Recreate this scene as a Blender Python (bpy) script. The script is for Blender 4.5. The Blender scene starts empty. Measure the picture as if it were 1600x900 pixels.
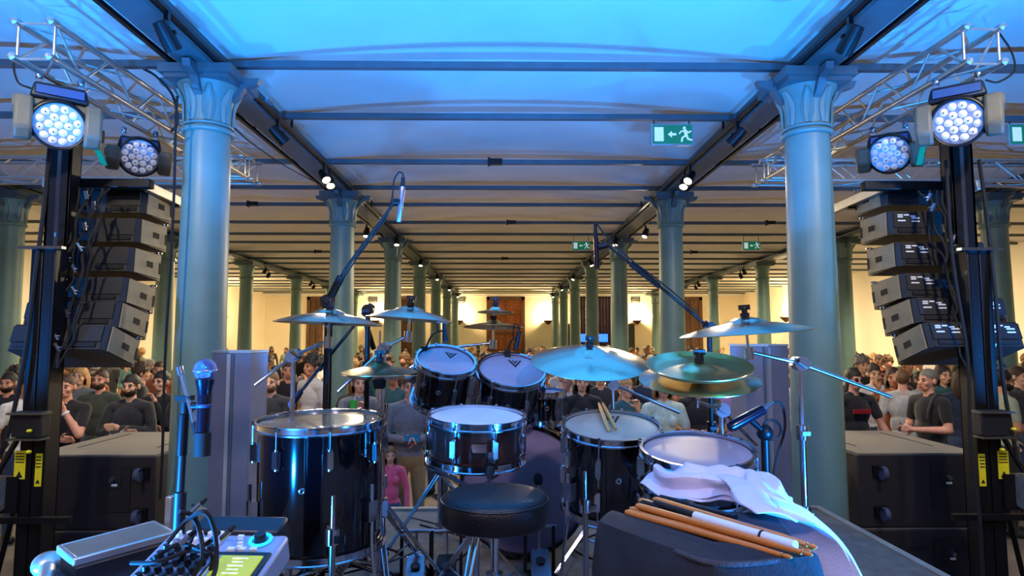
import bpy, math, random
import numpy as np
from mathutils import Vector, Matrix, Euler, noise
random.seed(11)
V = Vector
R = math.radians
PI = math.pi
SC = bpy.context.scene
COL = SC.collection

# ------------------------------------------------------------------ camera
F_PX, CAM_Z = 1000.0, 2.15
cam_d = bpy.data.cameras.new('camera')
cam = bpy.data.objects.new('camera', cam_d)
COL.objects.link(cam)
cam_d.sensor_width = 36.0
cam_d.lens = 36.0 * F_PX / 1600.0
cam_d.clip_start = 0.05
cam_d.clip_end = 200
CAM_X = -0.04
cam.location = (CAM_X, 0, CAM_Z)
cam.rotation_euler = (PI / 2 + math.atan(77 / F_PX), 0, -math.atan(12 / F_PX))
SC.camera = cam
_CR = cam.rotation_euler.to_matrix()

def at(px, py, Y):
    """point of the place seen at photo pixel (px, py) that lies Y metres into the hall"""
    d = _CR @ V(((px - 800) / F_PX, -(py - 450) / F_PX, -1.0))
    return V((CAM_X, 0, CAM_Z)) + d * (Y / d.y)

# ------------------------------------------------------------------ world, exposure
SC.view_settings.view_transform = 'Standard'
SC.view_settings.look = 'None'
SC.view_settings.gamma = 1.0
SC.view_settings.use_curve_mapping = False
SC.view_settings.exposure = 0.0
wd = bpy.data.worlds.new('world')
SC.world = wd
wd.use_nodes = True
wd.node_tree.nodes['Background'].inputs[0].default_value = (0.30, 0.33, 0.42, 1)
wd.node_tree.nodes['Background'].inputs[1].default_value = 0.05

def lamp(name, kind, loc, power, color, radius=0.05, aim=None, angle=150, blend=0.6):
    d = bpy.data.lights.new(name, kind)
    d.energy = power
    d.color = color
    d.shadow_soft_size = radius
    o = bpy.data.objects.new(name, d)
    o.location = loc
    if kind == 'SPOT':
        d.spot_size = R(angle)
        d.spot_blend = blend
        o.rotation_euler = (V(aim) - V(loc)).to_track_quat('-Z', 'Y').to_euler()
    COL.objects.link(o)
    return o

H = 2.43            # half the nave between two column rows
Y1, BAY = 5.085, 4.31
ZG = 4.26           # underside of the girders
STAGE_Z = 1.12
STAGE_Y = 3.95
WARM = (1.0, 0.80, 0.52)
BLUE = (0.010, 0.27, 1.0)
# blue floor washers behind the kit throw their light up into the vaults
for sx in (-1, 1):
    lamp('blue_washer_light', 'SPOT', (sx * 1.74, 0.72, 1.24), 1350, BLUE, 0.03, aim=(sx * 0.5, 2.4, 4.6), angle=100, blend=0.3)
for x in (-0.80, 0.64):  # added blue fill, hidden behind the floor toms, to brighten the vaults
    lamp('blue_front_fill', 'SPOT', (x, 3.70, 1.30), 270, BLUE, 0.04, aim=(x * 1.1, 4.8, 4.6), angle=96, blend=0.5)
for sx in (-1, 1):
    lamp('blue_side_light', 'SPOT', (sx * 4.6, 3.2, 1.24), 800, BLUE, 0.05, aim=(sx * 4.2, 4.6, 4.6), angle=115, blend=0.5)
# stage washes hung over the stage front, behind the photographer
for sx in (-1, 1):
    lamp('stage_wash_light', 'SPOT', (sx * 1.5, -1.2, 4.1), 250, (0.86, 0.74, 1.0), 0.15, aim=(sx * 0.2, 3.2, 1.3), angle=95, blend=0.8)
    lamp('work_light', 'SPOT', (sx * 3.0, 2.3, 4.15), 230, (1.0, 0.85, 0.58), 0.08, aim=(sx * 3.7, 5.0, 2.6), angle=86, blend=0.8)

# ------------------------------------------------------------------ materials
def lin(c):
    if isinstance(c, str):
        c = c.lstrip('#')
        c = [int(c[i:i + 2], 16) / 255 for i in (0, 2, 4)]
    return tuple((x / 12.92 if x <= 0.04045 else ((x + 0.055) / 1.055) ** 2.4) for x in c)

MATS = {}
def M(name, c=None, rough=0.5, metal=0.0, var=0.12, scale=9.0, bump=0.0, bscale=60.0, emit=None, es=1.0, coat=0.0,
      trans=0.0, stretch=None, alpha=1.0, sheen=0.0):
    if name in MATS:
        return MATS[name]
    m = bpy.data.materials.new(name)
    m.use_nodes = True
    nt = m.node_tree
    N, L = nt.nodes, nt.links
    b = N['Principled BSDF']
    c = lin(c)
    tc = N.new('ShaderNodeTexCoord')
    mp = N.new('ShaderNodeMapping')
    L.new(tc.outputs['Object'], mp.inputs['Vector'])
    if stretch:
        mp.inputs['Scale'].default_value = stretch
    nz = N.new('ShaderNodeTexNoise')
    nz.inputs['Scale'].default_value = scale
    nz.inputs['Detail'].default_value = 4
    L.new(mp.outputs[0], nz.inputs['Vector'])
    rp = N.new('ShaderNodeValToRGB')
    rp.color_ramp.elements[0].position = 0.3
    rp.color_ramp.elements[1].position = 0.7
    rp.color_ramp.elements[0].color = tuple(max(0, x * (1 - var)) for x in c) + (1,)
    rp.color_ramp.elements[1].color = tuple(min(1, x * (1 + var)) for x in c) + (1,)
    L.new(nz.outputs[0], rp.inputs[0])
    L.new(rp.outputs[0], b.inputs['Base Color'])
    b.inputs['Roughness'].default_value = rough
    b.inputs['Metallic'].default_value = metal
    b.inputs['Coat Weight'].default_value = coat
    b.inputs['Transmission Weight'].default_value = trans
    b.inputs['Sheen Weight'].default_value = sheen
    b.inputs['Alpha'].default_value = alpha
    if emit is not None:
        b.inputs['Emission Color'].default_value = lin(emit) + (1,)
        b.inputs['Emission Strength'].default_value = es
    if bump:
        n2 = N.new('ShaderNodeTexNoise')
        n2.inputs['Scale'].default_value = bscale
        n2.inputs['Detail'].default_value = 3
        L.new(mp.outputs[0], n2.inputs['Vector'])
        bp = N.new('ShaderNodeBump')
        bp.inputs['Strength'].default_value = bump
        bp.inputs['Distance'].default_value = 0.01
        L.new(n2.outputs[0], bp.inputs['Height'])
        L.new(bp.outputs[0], b.inputs['Normal'])
    MATS[name] = m
    return m

M('plaster', '#e9e4da', 0.85, var=0.05, scale=1.5, bump=0.1, bscale=14)
M('wall_cream', '#efe2c4', 0.85, var=0.05, scale=0.8, bump=0.08, bscale=20)
M('floor_hall', '#6b6257', 0.6, var=0.2, scale=2)
M('stage_carpet', '#6a6459', 0.9, var=0.25, scale=14, bump=0.4, bscale=300)
M('stage_edge', '#8a8474', 0.7, var=0.15, scale=6)
M('iron_teal', '#66857e', 0.42, var=0.07, scale=5, bump=0.08, bscale=30)
M('iron_dark', '#4e5f63', 0.5, var=0.12, scale=6)
M('tie_iron', '#4c5a60', 0.5, var=0.12, scale=6)
M('black_metal', '#101014', 0.42, 0.3, var=0.2)
M('black_paint', '#15151a', 0.55, var=0.2, scale=20, bump=0.1, bscale=200)
M('sub_black', '#1d1a1d', 0.6, var=0.18, scale=5, bump=0.2, bscale=260)
M('sub_top', '#7d7768', 0.75, var=0.12, scale=4, stretch=(1, 12, 1))
M('array_black', '#211f20', 0.5, var=0.15, scale=12, bump=0.15, bscale=220)
M('array_side', '#7d7662', 0.55, var=0.1, scale=14, bump=0.12, bscale=220)
M('rubber', '#0c0c0d', 0.8)
M('caster_blue', '#3c4560', 0.5)
M('chrome', '#d4d4de', 0.13, 1.0, var=0.04)
M('steel', '#a9abb4', 0.28, 1.0, var=0.08)
M('alu', '#c9c6bd', 0.38, 0.85, var=0.08, scale=16)
M('drum_lacquer', '#06060a', 0.07, 0.0, var=0.2, coat=1.0)
M('snare_wood', '#2a1712', 0.18, 0.0, var=0.4, scale=5, stretch=(1, 1, 8), coat=0.8)
M('head_white', '#dcd8d6', 0.55, var=0.08, scale=10)
M('head_clear', '#a39aa8', 0.42, var=0.12, scale=5)
M('head_grey', '#a49c8c', 0.5, var=0.2, scale=7)
M('head_smoke', '#8d8270', 0.16, var=0.35, scale=7, coat=0.6)
M('bass_head', '#7b6d82', 0.55, var=0.12, scale=6)
M('cymbal', '#ddd2b4', 0.2, 1.0, var=0.12, scale=3, bump=0.08, bscale=30)
M('cymbal_dark', '#a8966a', 0.3, 1.0, var=0.2, scale=5, bump=0.1, bscale=40)
M('cymbal_gold', '#ecd49c', 0.3, 1.0, var=0.12)
M('felt', '#17151a', 0.95)
M('leather', '#0e0e13', 0.36, var=0.15, bump=0.25, bscale=180)
M('fabric_black', '#1c1b1f', 0.9, var=0.3, scale=18, bump=0.25, bscale=160)
M('fabric_grey', '#3e3d40', 0.95, var=0.3, scale=22, bump=0.5, bscale=160)
M('stick_wood', '#d07a30', 0.42, var=0.2, scale=6, stretch=(1, 1, 0.2))
M('stick_pale', '#d9a868', 0.45, var=0.2, scale=6)
M('towel', '#d8cfe0', 0.95, var=0.05, scale=14, bump=0.25, bscale=240)
M('panel_grey', '#7d7a82', 0.75, var=0.06, scale=5, bump=0.15, bscale=320)
M('panel_trim', '#a9a69b', 0.5, 0.2, var=0.05)
M('yellow', '#e6d61e', 0.5, var=0.08)
M('red_plastic', '#c92330', 0.4)
M('ink', '#141414', 0.7)
M('label_white', '#e6e6e6', 0.6, var=0.03)
M('console', '#93a0ba', 0.38, 0.2, var=0.05)
M('console_dark', '#171a22', 0.4)
M('knob_white', '#e2e2ea', 0.35, var=0.03)
M('screen_green', '#93a020', 0.3, emit='#a8b428', es=0.75, var=0.1, scale=20)
M('screen_ring', '#2aa8e8', 0.3, emit='#1fb4ff', es=1.6)
M('screen_blue', '#2060ff', 0.3, emit='#2a62ff', es=3.0)
M('screen_lines', '#e8ecd0', 0.4, emit='#e8ecd0', es=0.5)
M('exit_green', '#0c7a52', 0.45, emit='#0c8a5a', es=0.30, var=0.04)
M('exit_white', '#cfeaf2', 0.45, emit='#d6f0f6', es=0.45, var=0.02)
M('sign_frame', '#9fb9c4', 0.4, 0.4)
M('lamp_glow', '#fff4d8', 0.4, emit='#fff0c8', es=22.0)
M('sconce_glow', '#fff4d8', 0.4, emit='#ffe2a0', es=9.0)
M('lens', '#f0ecee', 0.15, 0.2, emit='#efeaf4', es=0.2, var=0.1, scale=60)
M('lens_core', '#2a2a35', 0.2, 0.3)
M('mover_shell', '#6b6552', 0.5, var=0.12, scale=14)
M('mover_dark', '#1a1c24', 0.45, var=0.12)
M('mover_blue', '#234a80', 0.45, var=0.06)
M('strap_green', '#1aa85c', 0.7, var=0.1)
M('mic_grille', '#7c7fae', 0.38, 0.8, var=0.25, scale=160, bump=0.9, bscale=420)
M('mic_body', '#0d1024', 0.25, 0.3, coat=0.5)
M('mic_silver', '#c0c6da', 0.25, 0.9)
M('wood_brown', '#5a3a1c', 0.6, var=0.25, scale=5)
M('wood_orange', '#8a4c1c', 0.6, var=0.35, scale=7)
M('curtain', '#5c4c5e', 0.9, var=0.2, scale=5)
M('curtain_red', '#8a4436', 0.9, var=0.15)
M('dark_green', '#2c3c36', 0.7, var=0.15)
M('box_white', '#e0dfe2', 0.55, var=0.03)
M('box_grey', '#9a98a0', 0.6, var=0.06)
M('cup_green', '#3fb04a', 0.25, var=0.2)
M('motor_silver', '#b6b4ac', 0.35, 0.7, var=0.3, scale=20)
M('glass_dark', '#0d0f14', 0.08, coat=1.0)

# ------------------------------------------------------------------ mesh helpers
class MB:
    def __init__(s):
        s.v, s.f = [], []
    def add(s, vs, fs):
        k = len(s.v)
        s.v += [V(p) for p in vs]
        s.f += [tuple(i + k for i in f) for f in fs]
        return s
    def box(s, c, d, rot=None, taper=None):
        c = V(c)
        hx, hy, hz = d[0] / 2, d[1] / 2, d[2] / 2
        t = taper or (1, 1)
        vs = []
        for z, (tx, ty) in ((-hz, (1, 1)), (hz, t)):
            for x, y in ((-1, -1), (1, -1), (1, 1), (-1, 1)):
                p = V((x * hx * tx, y * hy * ty, z))
                if rot is not None:
                    p = rot @ p
                vs.append(c + p)
        return s.add(vs, [(3, 2, 1, 0), (4, 5, 6, 7), (0, 1, 5, 4), (1, 2, 6, 5), (2, 3, 7, 6), (3, 0, 4, 7)])
    def cyl(s, a, b, r0, r1=None, n=14, caps=True):
        a, b = V(a), V(b)
        r1 = r0 if r1 is None else r1
        z = (b - a).normalized()
        x = z.orthogonal().normalized()
        y = z.cross(x)
        vs = []
        for p, r in ((a, r0), (b, r1)):
            for i in range(n):
                t = 2 * PI * i / n
                vs.append(p + (x * math.cos(t) + y * math.sin(t)) * r)
        fs = [(i, (i + 1) % n, n + (i + 1) % n, n + i) for i in range(n)]
        if caps:
            fs += [tuple(range(n - 1, -1, -1)), tuple(range(n, 2 * n))]
        return s.add(vs, fs)
    def lathe(s, prof, n=32, c=(0, 0, 0), rot=None, close=False):
        c = V(c)
        vs, fs = [], []
        for r, z in prof:
            for i in range(n):
                t = 2 * PI * i / n
                p = V((r * math.cos(t), r * math.sin(t), z))
                vs.append(c + (rot @ p if rot is not None else p))
        m = len(prof)
        for j in range(m if close else m - 1):
            k = (j + 1) % m
            for i in range(n):
                fs.append((j * n + i, j * n + (i + 1) % n, k * n + (i + 1) % n, k * n + i))
        if not close:
            if prof[0][0] > 1e-5:
                fs.append(tuple(range(n - 1, -1, -1)))
            if prof[-1][0] > 1e-5:
                fs.append(tuple(range((m - 1) * n, m * n)))
        return s.add(vs, fs)
    def ring(s, r, a, b, z=0.0, n=40, c=(0, 0, 0), rot=None, m=8):
        """torus with elliptic section a (radial) x b (axial)"""
        return s.lathe([(r + a * math.cos(2 * PI * k / m), z + b * math.sin(2 * PI * k / m)) for k in range(m)], n, c, rot, True)
    def tube(s, pts, r, n=8, caps=True):
        pts = [V(p) for p in pts]
        rs = r if isinstance(r, (list, tuple)) else [r] * len(pts)
        vs, fs = [], []
        up = None
        for i, p in enumerate(pts):
            t = (pts[min(i + 1, len(pts) - 1)] - pts[max(i - 1, 0)]).normalized()
            if up is None:
                up = t.orthogonal().normalized()
            else:
                up = (up - t * up.dot(t))
                up = up.normalized() if up.length > 1e-6 else t.orthogonal().normalized()
            w = t.cross(up)
            for k in range(n):
                a = 2 * PI * k / n
                vs.append(p + (up * math.cos(a) + w * math.sin(a)) * rs[i])
        for i in range(len(pts) - 1):
            for k in range(n):
                fs.append((i * n + k, i * n + (k + 1) % n, (i + 1) * n + (k + 1) % n, (i + 1) * n + k))
        if caps:
            fs += [tuple(range(n - 1, -1, -1)), tuple(range((len(pts) - 1) * n, len(pts) * n))]
        return s.add(vs, fs)
    def ell(s, c, rad, rot=None, n=16, m=10):
        c = V(c)
        vs, fs = [], []
        def put(p):
            p = V((p[0] * rad[0], p[1] * rad[1], p[2] * rad[2]))
            vs.append(c + (rot @ p if rot is not None else p))
        put((0, 0, -1))
        for j in range(1, m):
            a = PI * j / m - PI / 2
            for i in range(n):
                t = 2 * PI * i / n
                put((math.cos(a) * math.cos(t), math.cos(a) * math.sin(t), math.sin(a)))
        put((0, 0, 1))
        for i in range(n):
            fs.append((0, 1 + (i + 1) % n, 1 + i))
            for j in range(m - 2):
                a, b = 1 + j * n, 1 + (j + 1) * n
                fs.append((a + i, a + (i + 1) % n, b + (i + 1) % n, b + i))
            a = 1 + (m - 2) * n
            fs.append((a + i, a + (i + 1) % n, len(vs) - 1))
        return s.add(vs, fs)
    def prism(s, out, z0, z1, mat=None):
        n = len(out)
        vs = [V((x, y, z0)) for x, y in out] + [V((x, y, z1)) for x, y in out]
        if mat is not None:
            vs = [mat @ p for p in vs]
        return s.add(vs, [tuple(range(n - 1, -1, -1)), tuple(range(n, 2 * n))] +
                     [(i, (i + 1) % n, n + (i + 1) % n, n + i) for i in range(n)])
    def grid(s, rows):
        n = len(rows[0])
        vs = [p for r in rows for p in r]
        fs = [(j * n + i, j * n + i + 1, (j + 1) * n + i + 1, (j + 1) * n + i)
              for j in range(len(rows) - 1) for i in range(n - 1)]
        return s.add(vs, fs)

WM = {}      # world matrix of every thing / part we parent to
def link(o, parent=None, mat=None):
    COL.objects.link(o)
    mat = mat or Matrix.Identity(4)
    if parent is not None:
        o.parent = parent
        WM[o.name] = WM[parent.name].copy()
    else:
        o.matrix_world = mat
        WM[o.name] = mat
    return o

def mesh_of(name, mb, mat, smooth=True, ang=38):
    me = bpy.data.meshes.new(name)
    me.from_pydata([tuple(p) for p in mb.v], [], mb.f)
    me.materials.append(MATS[mat] if isinstance(mat, str) else mat)
    if smooth:
        me.polygons.foreach_set('use_smooth', [True] * len(me.polygons))
        me.set_sharp_from_angle(angle=R(ang))
    me.update()
    return me

def obj(name, mb, mat, parent=None, world=False, bevel=0.0, seg=2, smooth=True, at_=None):
    """one mesh object; world=True: the shape was modelled in world space"""
    if parent is not None and world:
        inv = WM[parent.name].inverted()
        mb.v = [inv @ p for p in mb.v]
    me = mb if isinstance(mb, bpy.types.Mesh) else mesh_of(name, mb, mat, smooth)
    o = bpy.data.objects.new(name, me)
    link(o, parent, at_)
    if bevel:
        b = o.modifiers.new('bevel', 'BEVEL')
        b.width = bevel
        b.segments = seg
        b.limit_method = 'ANGLE'
        b.angle_limit = R(40)
    return o

def inst(name, me, parent, loc=(0, 0, 0), rot=None, sc=None):
    """a part that shares mesh data with its likes; loc / rot in the parent's space"""
    o = bpy.data.objects.new(name, me)
    COL.objects.link(o)
    o.parent = parent
    m = Matrix.Translation(V(loc))
    if rot is not None:
        m = m @ (rot.to_4x4() if len(rot.row) == 3 else rot)
    if sc is not None:
        m = m @ Matrix.Diagonal((*sc, 1))
    o.matrix_local = m
    WM[o.name] = WM[parent.name] @ m
    return o

def tag(o, label=None, cat=None, group=None, kind=None):
    if label: o['label'] = label
    if cat: o['category'] = cat
    if group: o['group'] = group
    if kind: o['kind'] = kind
    return o

def thing(name, label, cat, loc=(0, 0, 0), rot=None, group=None):
    o = bpy.data.objects.new(name, None)
    o.empty_display_size = 0.1
    m = Matrix.Translation(V(loc))
    if rot is not None:
        m = m @ rot.to_4x4()
    link(o, None, m)
    return tag(o, label, cat, group)

def struct(name, mb, mat, **k):
    return tag(obj(name, mb, mat, **k), kind='structure')

def rz(a): return Matrix.Rotation(a, 3, 'Z')
def rx(a): return Matrix.Rotation(a, 3, 'X')
def ry(a): return Matrix.Rotation(a, 3, 'Y')
def face_to(d, up='Y'):
    """rotation whose local +Z points along d"""
    return V(d).to_track_quat('Z', up).to_matrix()
def smooth_path(pts, k=6):
    """Catmull-Rom through the points"""
    pts = [V(p) for p in pts]
    P = [pts[0] * 2 - pts[1]] + pts + [pts[-1] * 2 - pts[-2]]
    out = []
    for i in range(1, len(P) - 2):
        for j in range(k):
            t = j / k
            a, b, c, d = P[i - 1], P[i], P[i + 1], P[i + 2]
            out.append(0.5 * ((2 * b) + (c - a) * t + (2 * a - 5 * b + 4 * c - d) * t * t + (3 * b - a - 3 * c + d) * t ** 3))
    out.append(pts[-1])
    return out
# ================================================================== the hall
YB, YF, XW = 32.6, -5.0, 5 * H
struct('floor', MB().box((0, (YB + YF) / 2, -0.05), (2 * XW + 0.4, YB - YF + 0.4, 0.1)), 'floor_hall')
ZS, RISE = ZG + 0.14, 0.22
rows = []
ys = [YF, YB]
for y in ys:
    row = []
    for b in range(5):
        for k in range(17 if b == 4 else 16):
            u = -1 + 2 * k / 16
            row.append(V(((-4 + 2 * b) * H + u * H, y, ZS + RISE * (1 - u * u))))
    rows.append(row)
rows = [[p for p in rows[0]], [p for p in rows[1]]]
cmb = MB().grid(rows)
top = [[V((p.x, p.y, ZS + 0.5)) for p in r] for r in rows]
cmb.grid([r[::-1] for r in top])
ceiling = struct('ceiling', cmb, 'plaster')
ceiling.data.set_sharp_from_angle(angle=R(15))
# girders over the column rows: bottom flange, web, top flange; and the tie beams across
gm = MB()
for (w, z0, z1) in ((0.24, ZG, ZG + 0.035), (0.05, ZG + 0.03, ZG + 0.26), (0.24, ZG + 0.12, ZG + 0.16)):
    gm.box((0, 0, (z0 + z1) / 2), (w, YB - YF, z1 - z0))
gme = mesh_of('girder', gm, 'iron_dark', False)
for k in (-3, -1, 1, 3):
    inst('girder', gme, ceiling, (k * H, (YB + YF) / 2, 0))
tme = mesh_of('tie_beam', MB().box((0, 0, 0), (2 * XW, 0.06, 0.055)), 'tie_iron', False)
TIES = []
for k in range(-2, 7):
    for off in (0.03, 1.25, 2.93):
        y = Y1 + k * BAY + off
        if YF < y < YB - 0.3:
            TIES.append(y)
            inst('tie_beam', tme, ceiling, (0, y, ZG + 0.115))
# walls
struct('wall_left', MB().box((-XW - 0.1, (YB + YF) / 2, 2.3), (0.2, YB - YF, 4.6)), 'wall_cream')
struct('wall_right', MB().box((XW + 0.1, (YB + YF) / 2, 2.3), (0.2, YB - YF, 4.6)), 'wall_cream')
struct('wall_behind', MB().box((0, YF - 0.1, 2.3), (2 * XW + 0.4, 0.2, 4.6)), 'wall_cream')
struct('wall_back', MB().box((0, YB + 0.1, 2.3), (2 * XW + 0.4, 0.2, 4.6)), 'wall_cream')
# cornice line under the vaults at the back
struct('trim_1', MB().box((0, YB - 0.05, ZS - 0.10), (2 * XW, 0.1, 0.14)), 'plaster')

def wall_rect(x0, x1, y0, y1, Y=YB):
    a, b = at(x0, y1, Y), at(x1, y0, Y)
    return a.x, b.x, max(0.02, a.z), b.z
# tall timber windows / doors in the back wall
def tall_window(n, x0, x1, y0=458, y1=575, warm=False):
    a, b, z0, z1 = wall_rect(x0, x1, y0, y1)
    z1 = min(z1, ZS - 0.2)
    w = b - a
    fr = MB()
    for x in (a + 0.08, b - 0.08):
        fr.box((x, YB - 0.05, (z0 + z1) / 2), (0.16, 0.12, z1 - z0))
    fr.box(((a + b) / 2, YB - 0.05, z1 - 0.08), (w, 0.12, 0.16))
    o = struct('window_%d' % n, fr, 'wood_brown')
    obj('pane', MB().box(((a + b) / 2, YB - 0.02, (z0 + z1) / 2), (w - 0.3, 0.03, z1 - z0 - 0.1)), 'wood_orange' if warm else 'wood_brown', o)
    k = 4
    for i in range(1, k):
        obj('glazing_bar', MB().box(((a + b) / 2, YB - 0.05, z0 + (z1 - z0) * i / k), (w - 0.3, 0.05, 0.07)), 'wood_brown', o)
    obj('mullion', MB().box(((a + b) / 2, YB - 0.055, (z0 + z1) / 2), (0.08, 0.06, z1 - z0 - 0.1)), 'wood_brown', o)
tall_window(1, 478, 506)
tall_window(2, 619, 662)
tall_window(3, 760, 820, warm=True)
tall_window(4, 1064, 1096)
a, b, z0, z1 = wall_rect(902, 960, 460, 575)
# stage-like recess with curtains and the bar with two blue screens
t = thing('curtain', 'tall dull purple curtain hanging in the middle of the back wall', 'curtain', ((a + b) / 2, YB - 0.25, 0))
cur = MB()
rowa, rowb = [], []
for i in range(61):
    x = (i / 60 - 0.5) * (b - a)
    y = 0.05 * math.sin(i * 1.3)
    rowa.append(V((x, y, 0.02))); rowb.append(V((x, y, ZS - 0.25)))
cur.grid([rowa, rowb]); cur.grid([[p + V((0, .03, 0)) for p in rowb], [p + V((0, .03, 0)) for p in rowa]])
obj('cloth', cur, 'curtain', t)
obj('rail', MB().cyl((-(b - a) / 2, 0, ZS - 0.22), ((b - a) / 2, 0, ZS - 0.22), 0.04), 'black_metal', t)
t = thing('curtain', 'narrow red-brown curtain beside the purple one at the back wall', 'curtain', (at(957, 500, YB).x + 0.35, YB - 0.45, 0))
cur = MB(); rowa, rowb = [], []
for i in range(25):
    x = (i / 24 - 0.5) * 0.5
    y = 0.04 * math.sin(i * 1.5)
    rowa.append(V((x, y, 0.02))); rowb.append(V((x, y, ZS - 0.27)))
cur.grid([rowa, rowb]); cur.grid([[p + V((0, .03, 0)) for p in rowb], [p + V((0, .03, 0)) for p in rowa]])
obj('cloth', cur, 'curtain_red', t)
obj('rail', MB().cyl((-0.28, 0, ZS - 0.24), (0.28, 0, ZS - 0.24), 0.03), 'black_metal', t)
def bar_unit(x0, x1, lab):
    a, b, z0, z1 = wall_rect(x0, x1, 508, 575, YB - 1.0)
    t = thing('bar_cabinet', lab, 'cabinet', ((a + b) / 2, YB - 1.0, 0))
    w = b - a
    obj('carcass', MB().box((0, 0, z1 / 2), (w, 0.5, z1)), 'dark_green', t)
    obj('top_board', MB().box((0, -0.01, z1 + 0.03), (w + 0.06, 0.56, 0.06)), 'wood_brown', t)
    for i in range(2):
        obj('door', MB().box(((i - 0.5) * w * 0.48, -0.26, z1 / 2), (w * 0.44, 0.03, z1 * 0.9)), 'dark_green', t)
bar_unit(866, 902, 'dark green cabinet at the back wall left of the purple curtain')
bar_unit(974, 990, 'narrow dark green cabinet at the back wall right of the purple curtain')
for x, side in ((912, 'left'), (940, 'right')):
    p = at(x, 528, YB - 1.6)
    t = thing('screen', 'small glowing blue screen, the %s of two at the far end of the hall' % side, 'screen', (p.x, p.y, 0))
    obj('stand_post', MB().cyl((0, 0.06, 0.04), (0, 0.06, p.z), 0.04), 'black_metal', t)
    obj('foot', MB().box((0, 0.06, 0.02), (0.5, 0.4, 0.04)), 'black_metal', t)
    obj('housing', MB().box((0, 0.03, p.z), (0.66, 0.07, 0.44)), 'black_metal', t)
    obj('display', MB().box((0, -0.01, p.z), (0.6, 0.02, 0.38)), 'screen_blue', t)
# vents and wall lamps
for i, x in enumerate((583, 720, 993)):
    p = at(x, 466, YB)
    t = thing('wall_vent', 'square brown wall vent high on the back wall, %s of three' % ('leftmost', 'middle', 'rightmost')[i], 'vent', (p.x, YB, p.z))
    obj('frame', MB().box((0, -0.03, 0), (0.44, 0.06, 0.44)), 'wood_brown', t)
    for k in range(4):
        obj('slat', MB().box((0, -0.07, -0.15 + k * 0.1), (0.36, 0.03, 0.05), rx(0.5)), 'iron_dark', t)
SCON = [(at(372, 492, 25.0).x * 0 - XW, at(372, 492, 28).y - 1.0, 'on the left wall near its far corner'),
        (at(588, 500, YB).x, YB, 'on the back wall left of the nave'),
        (at(718, 498, YB).x, YB, 'on the back wall beside the left column row'),
        (at(856, 510, YB).x, YB, 'in the nave left of the curtain'),
        (at(994, 498, YB).x, YB, 'on the back wall right of the curtain'),
        (XW, 27.0, 'on the right wall near its far corner')]
for x, y, lab in SCON:
    nx = 1 if x < -XW + 0.1 else (-1 if x > XW - 0.1 else 0)
    ny = 0 if nx else -1
    t = thing('wall_sconce', 'bowl-shaped wall sconce throwing light upward, ' + lab, 'lamp', (x, y, 3.0))
    obj('bowl', MB().lathe([(0.03, -0.22), (0.06, -0.2), (0.16, -0.1), (0.26, 0.0), (0.25, 0.01), (0.14, -0.08), (0.0, -0.12)], 20, (nx * 0.26, ny * 0.26, 0)), 'wood_brown', t)
    obj('bulb', MB().ell((nx * 0.26, ny * 0.26, 0.02), (0.09, 0.09, 0.07)), 'sconce_glow', t)
    obj('bracket', MB().box((nx * 0.06, ny * 0.06, -0.12), (0.12, 0.12, 0.08)), 'wood_brown', t)
    lamp('sconce_light', 'POINT', (x + nx * 0.3, y + ny * 0.3, 3.2), 260, (1.0, 0.72, 0.36), 0.1)

# ------------------------------------------------------------------ cast-iron columns
ZC = 3.79
shaft = mesh_of('shaft', MB().lathe([(0.205, 0.30), (0.198, 0.6), (0.192, 1.6), (0.182, 2.7), (0.170, ZC)], 40), 'iron_teal')
foot = mesh_of('base', MB().lathe([(0.30, 0.0), (0.30, 0.10), (0.28, 0.12), (0.28, 0.16), (0.25, 0.20), (0.24, 0.26), (0.21, 0.31)], 40), 'iron_teal')
collar = mesh_of('collar', MB().ring(0.180, 0.022, 0.022, ZC, 40).ring(0.180, 0.012, 0.012, ZC + 0.045, 40), 'iron_teal')
bell = mesh_of('capital', MB().lathe([(0.168, ZC - 0.02), (0.172, ZC + 0.1), (0.180, ZC + 0.2), (0.196, ZC + 0.28), (0.235, ZC + 0.36), (0.25, ZC + 0.40)], 40), 'iron_teal')
abac = mesh_of('abacus', MB().box((0, 0, ZG - 0.035), (0.56, 0.56, 0.07)).box((0, 0, ZG - 0.085), (0.5, 0.5, 0.035)), 'iron_dark')
leafm = MB()
lr = []
for j in range(7):
    u = j / 6
    wd_ = 0.052 * math.sin(PI * (0.12 + 0.80 * u)) ** 0.7
    z = ZC + 0.06 + 0.27 * u
    r = 0.178 + 0.012 * u + 0.05 * max(0, u - 0.62) ** 1.0 * 2.2
    lr.append([V((r - 0.006, -wd_, z)), V((r + 0.012, -wd_ * .5, z)), V((r + 0.004, 0, z)), V((r + 0.012, wd_ * .5, z)), V((r - 0.006, wd_, z))])
leafm.grid(lr)
leaf = mesh_of('leaf', leafm, 'iron_teal')
brk = mesh_of('bracket', MB().prism([(0, 0), (0.22, 0), (0.20, -0.05), (0.10, -0.08), (0.05, -0.16), (0, -0.2)], -0.03, 0.03,
              Matrix.Translation((0.19, 0, ZG - 0.02)) @ Matrix.Rotation(PI / 2, 4, 'X')), 'iron_dark')
ORD = ['nearest', 'second', 'third', 'fourth', 'fifth', 'sixth', 'farthest']
ROWN = {-3: 'outer left', -1: 'left nave', 1: 'right nave', 3: 'outer right'}
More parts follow.
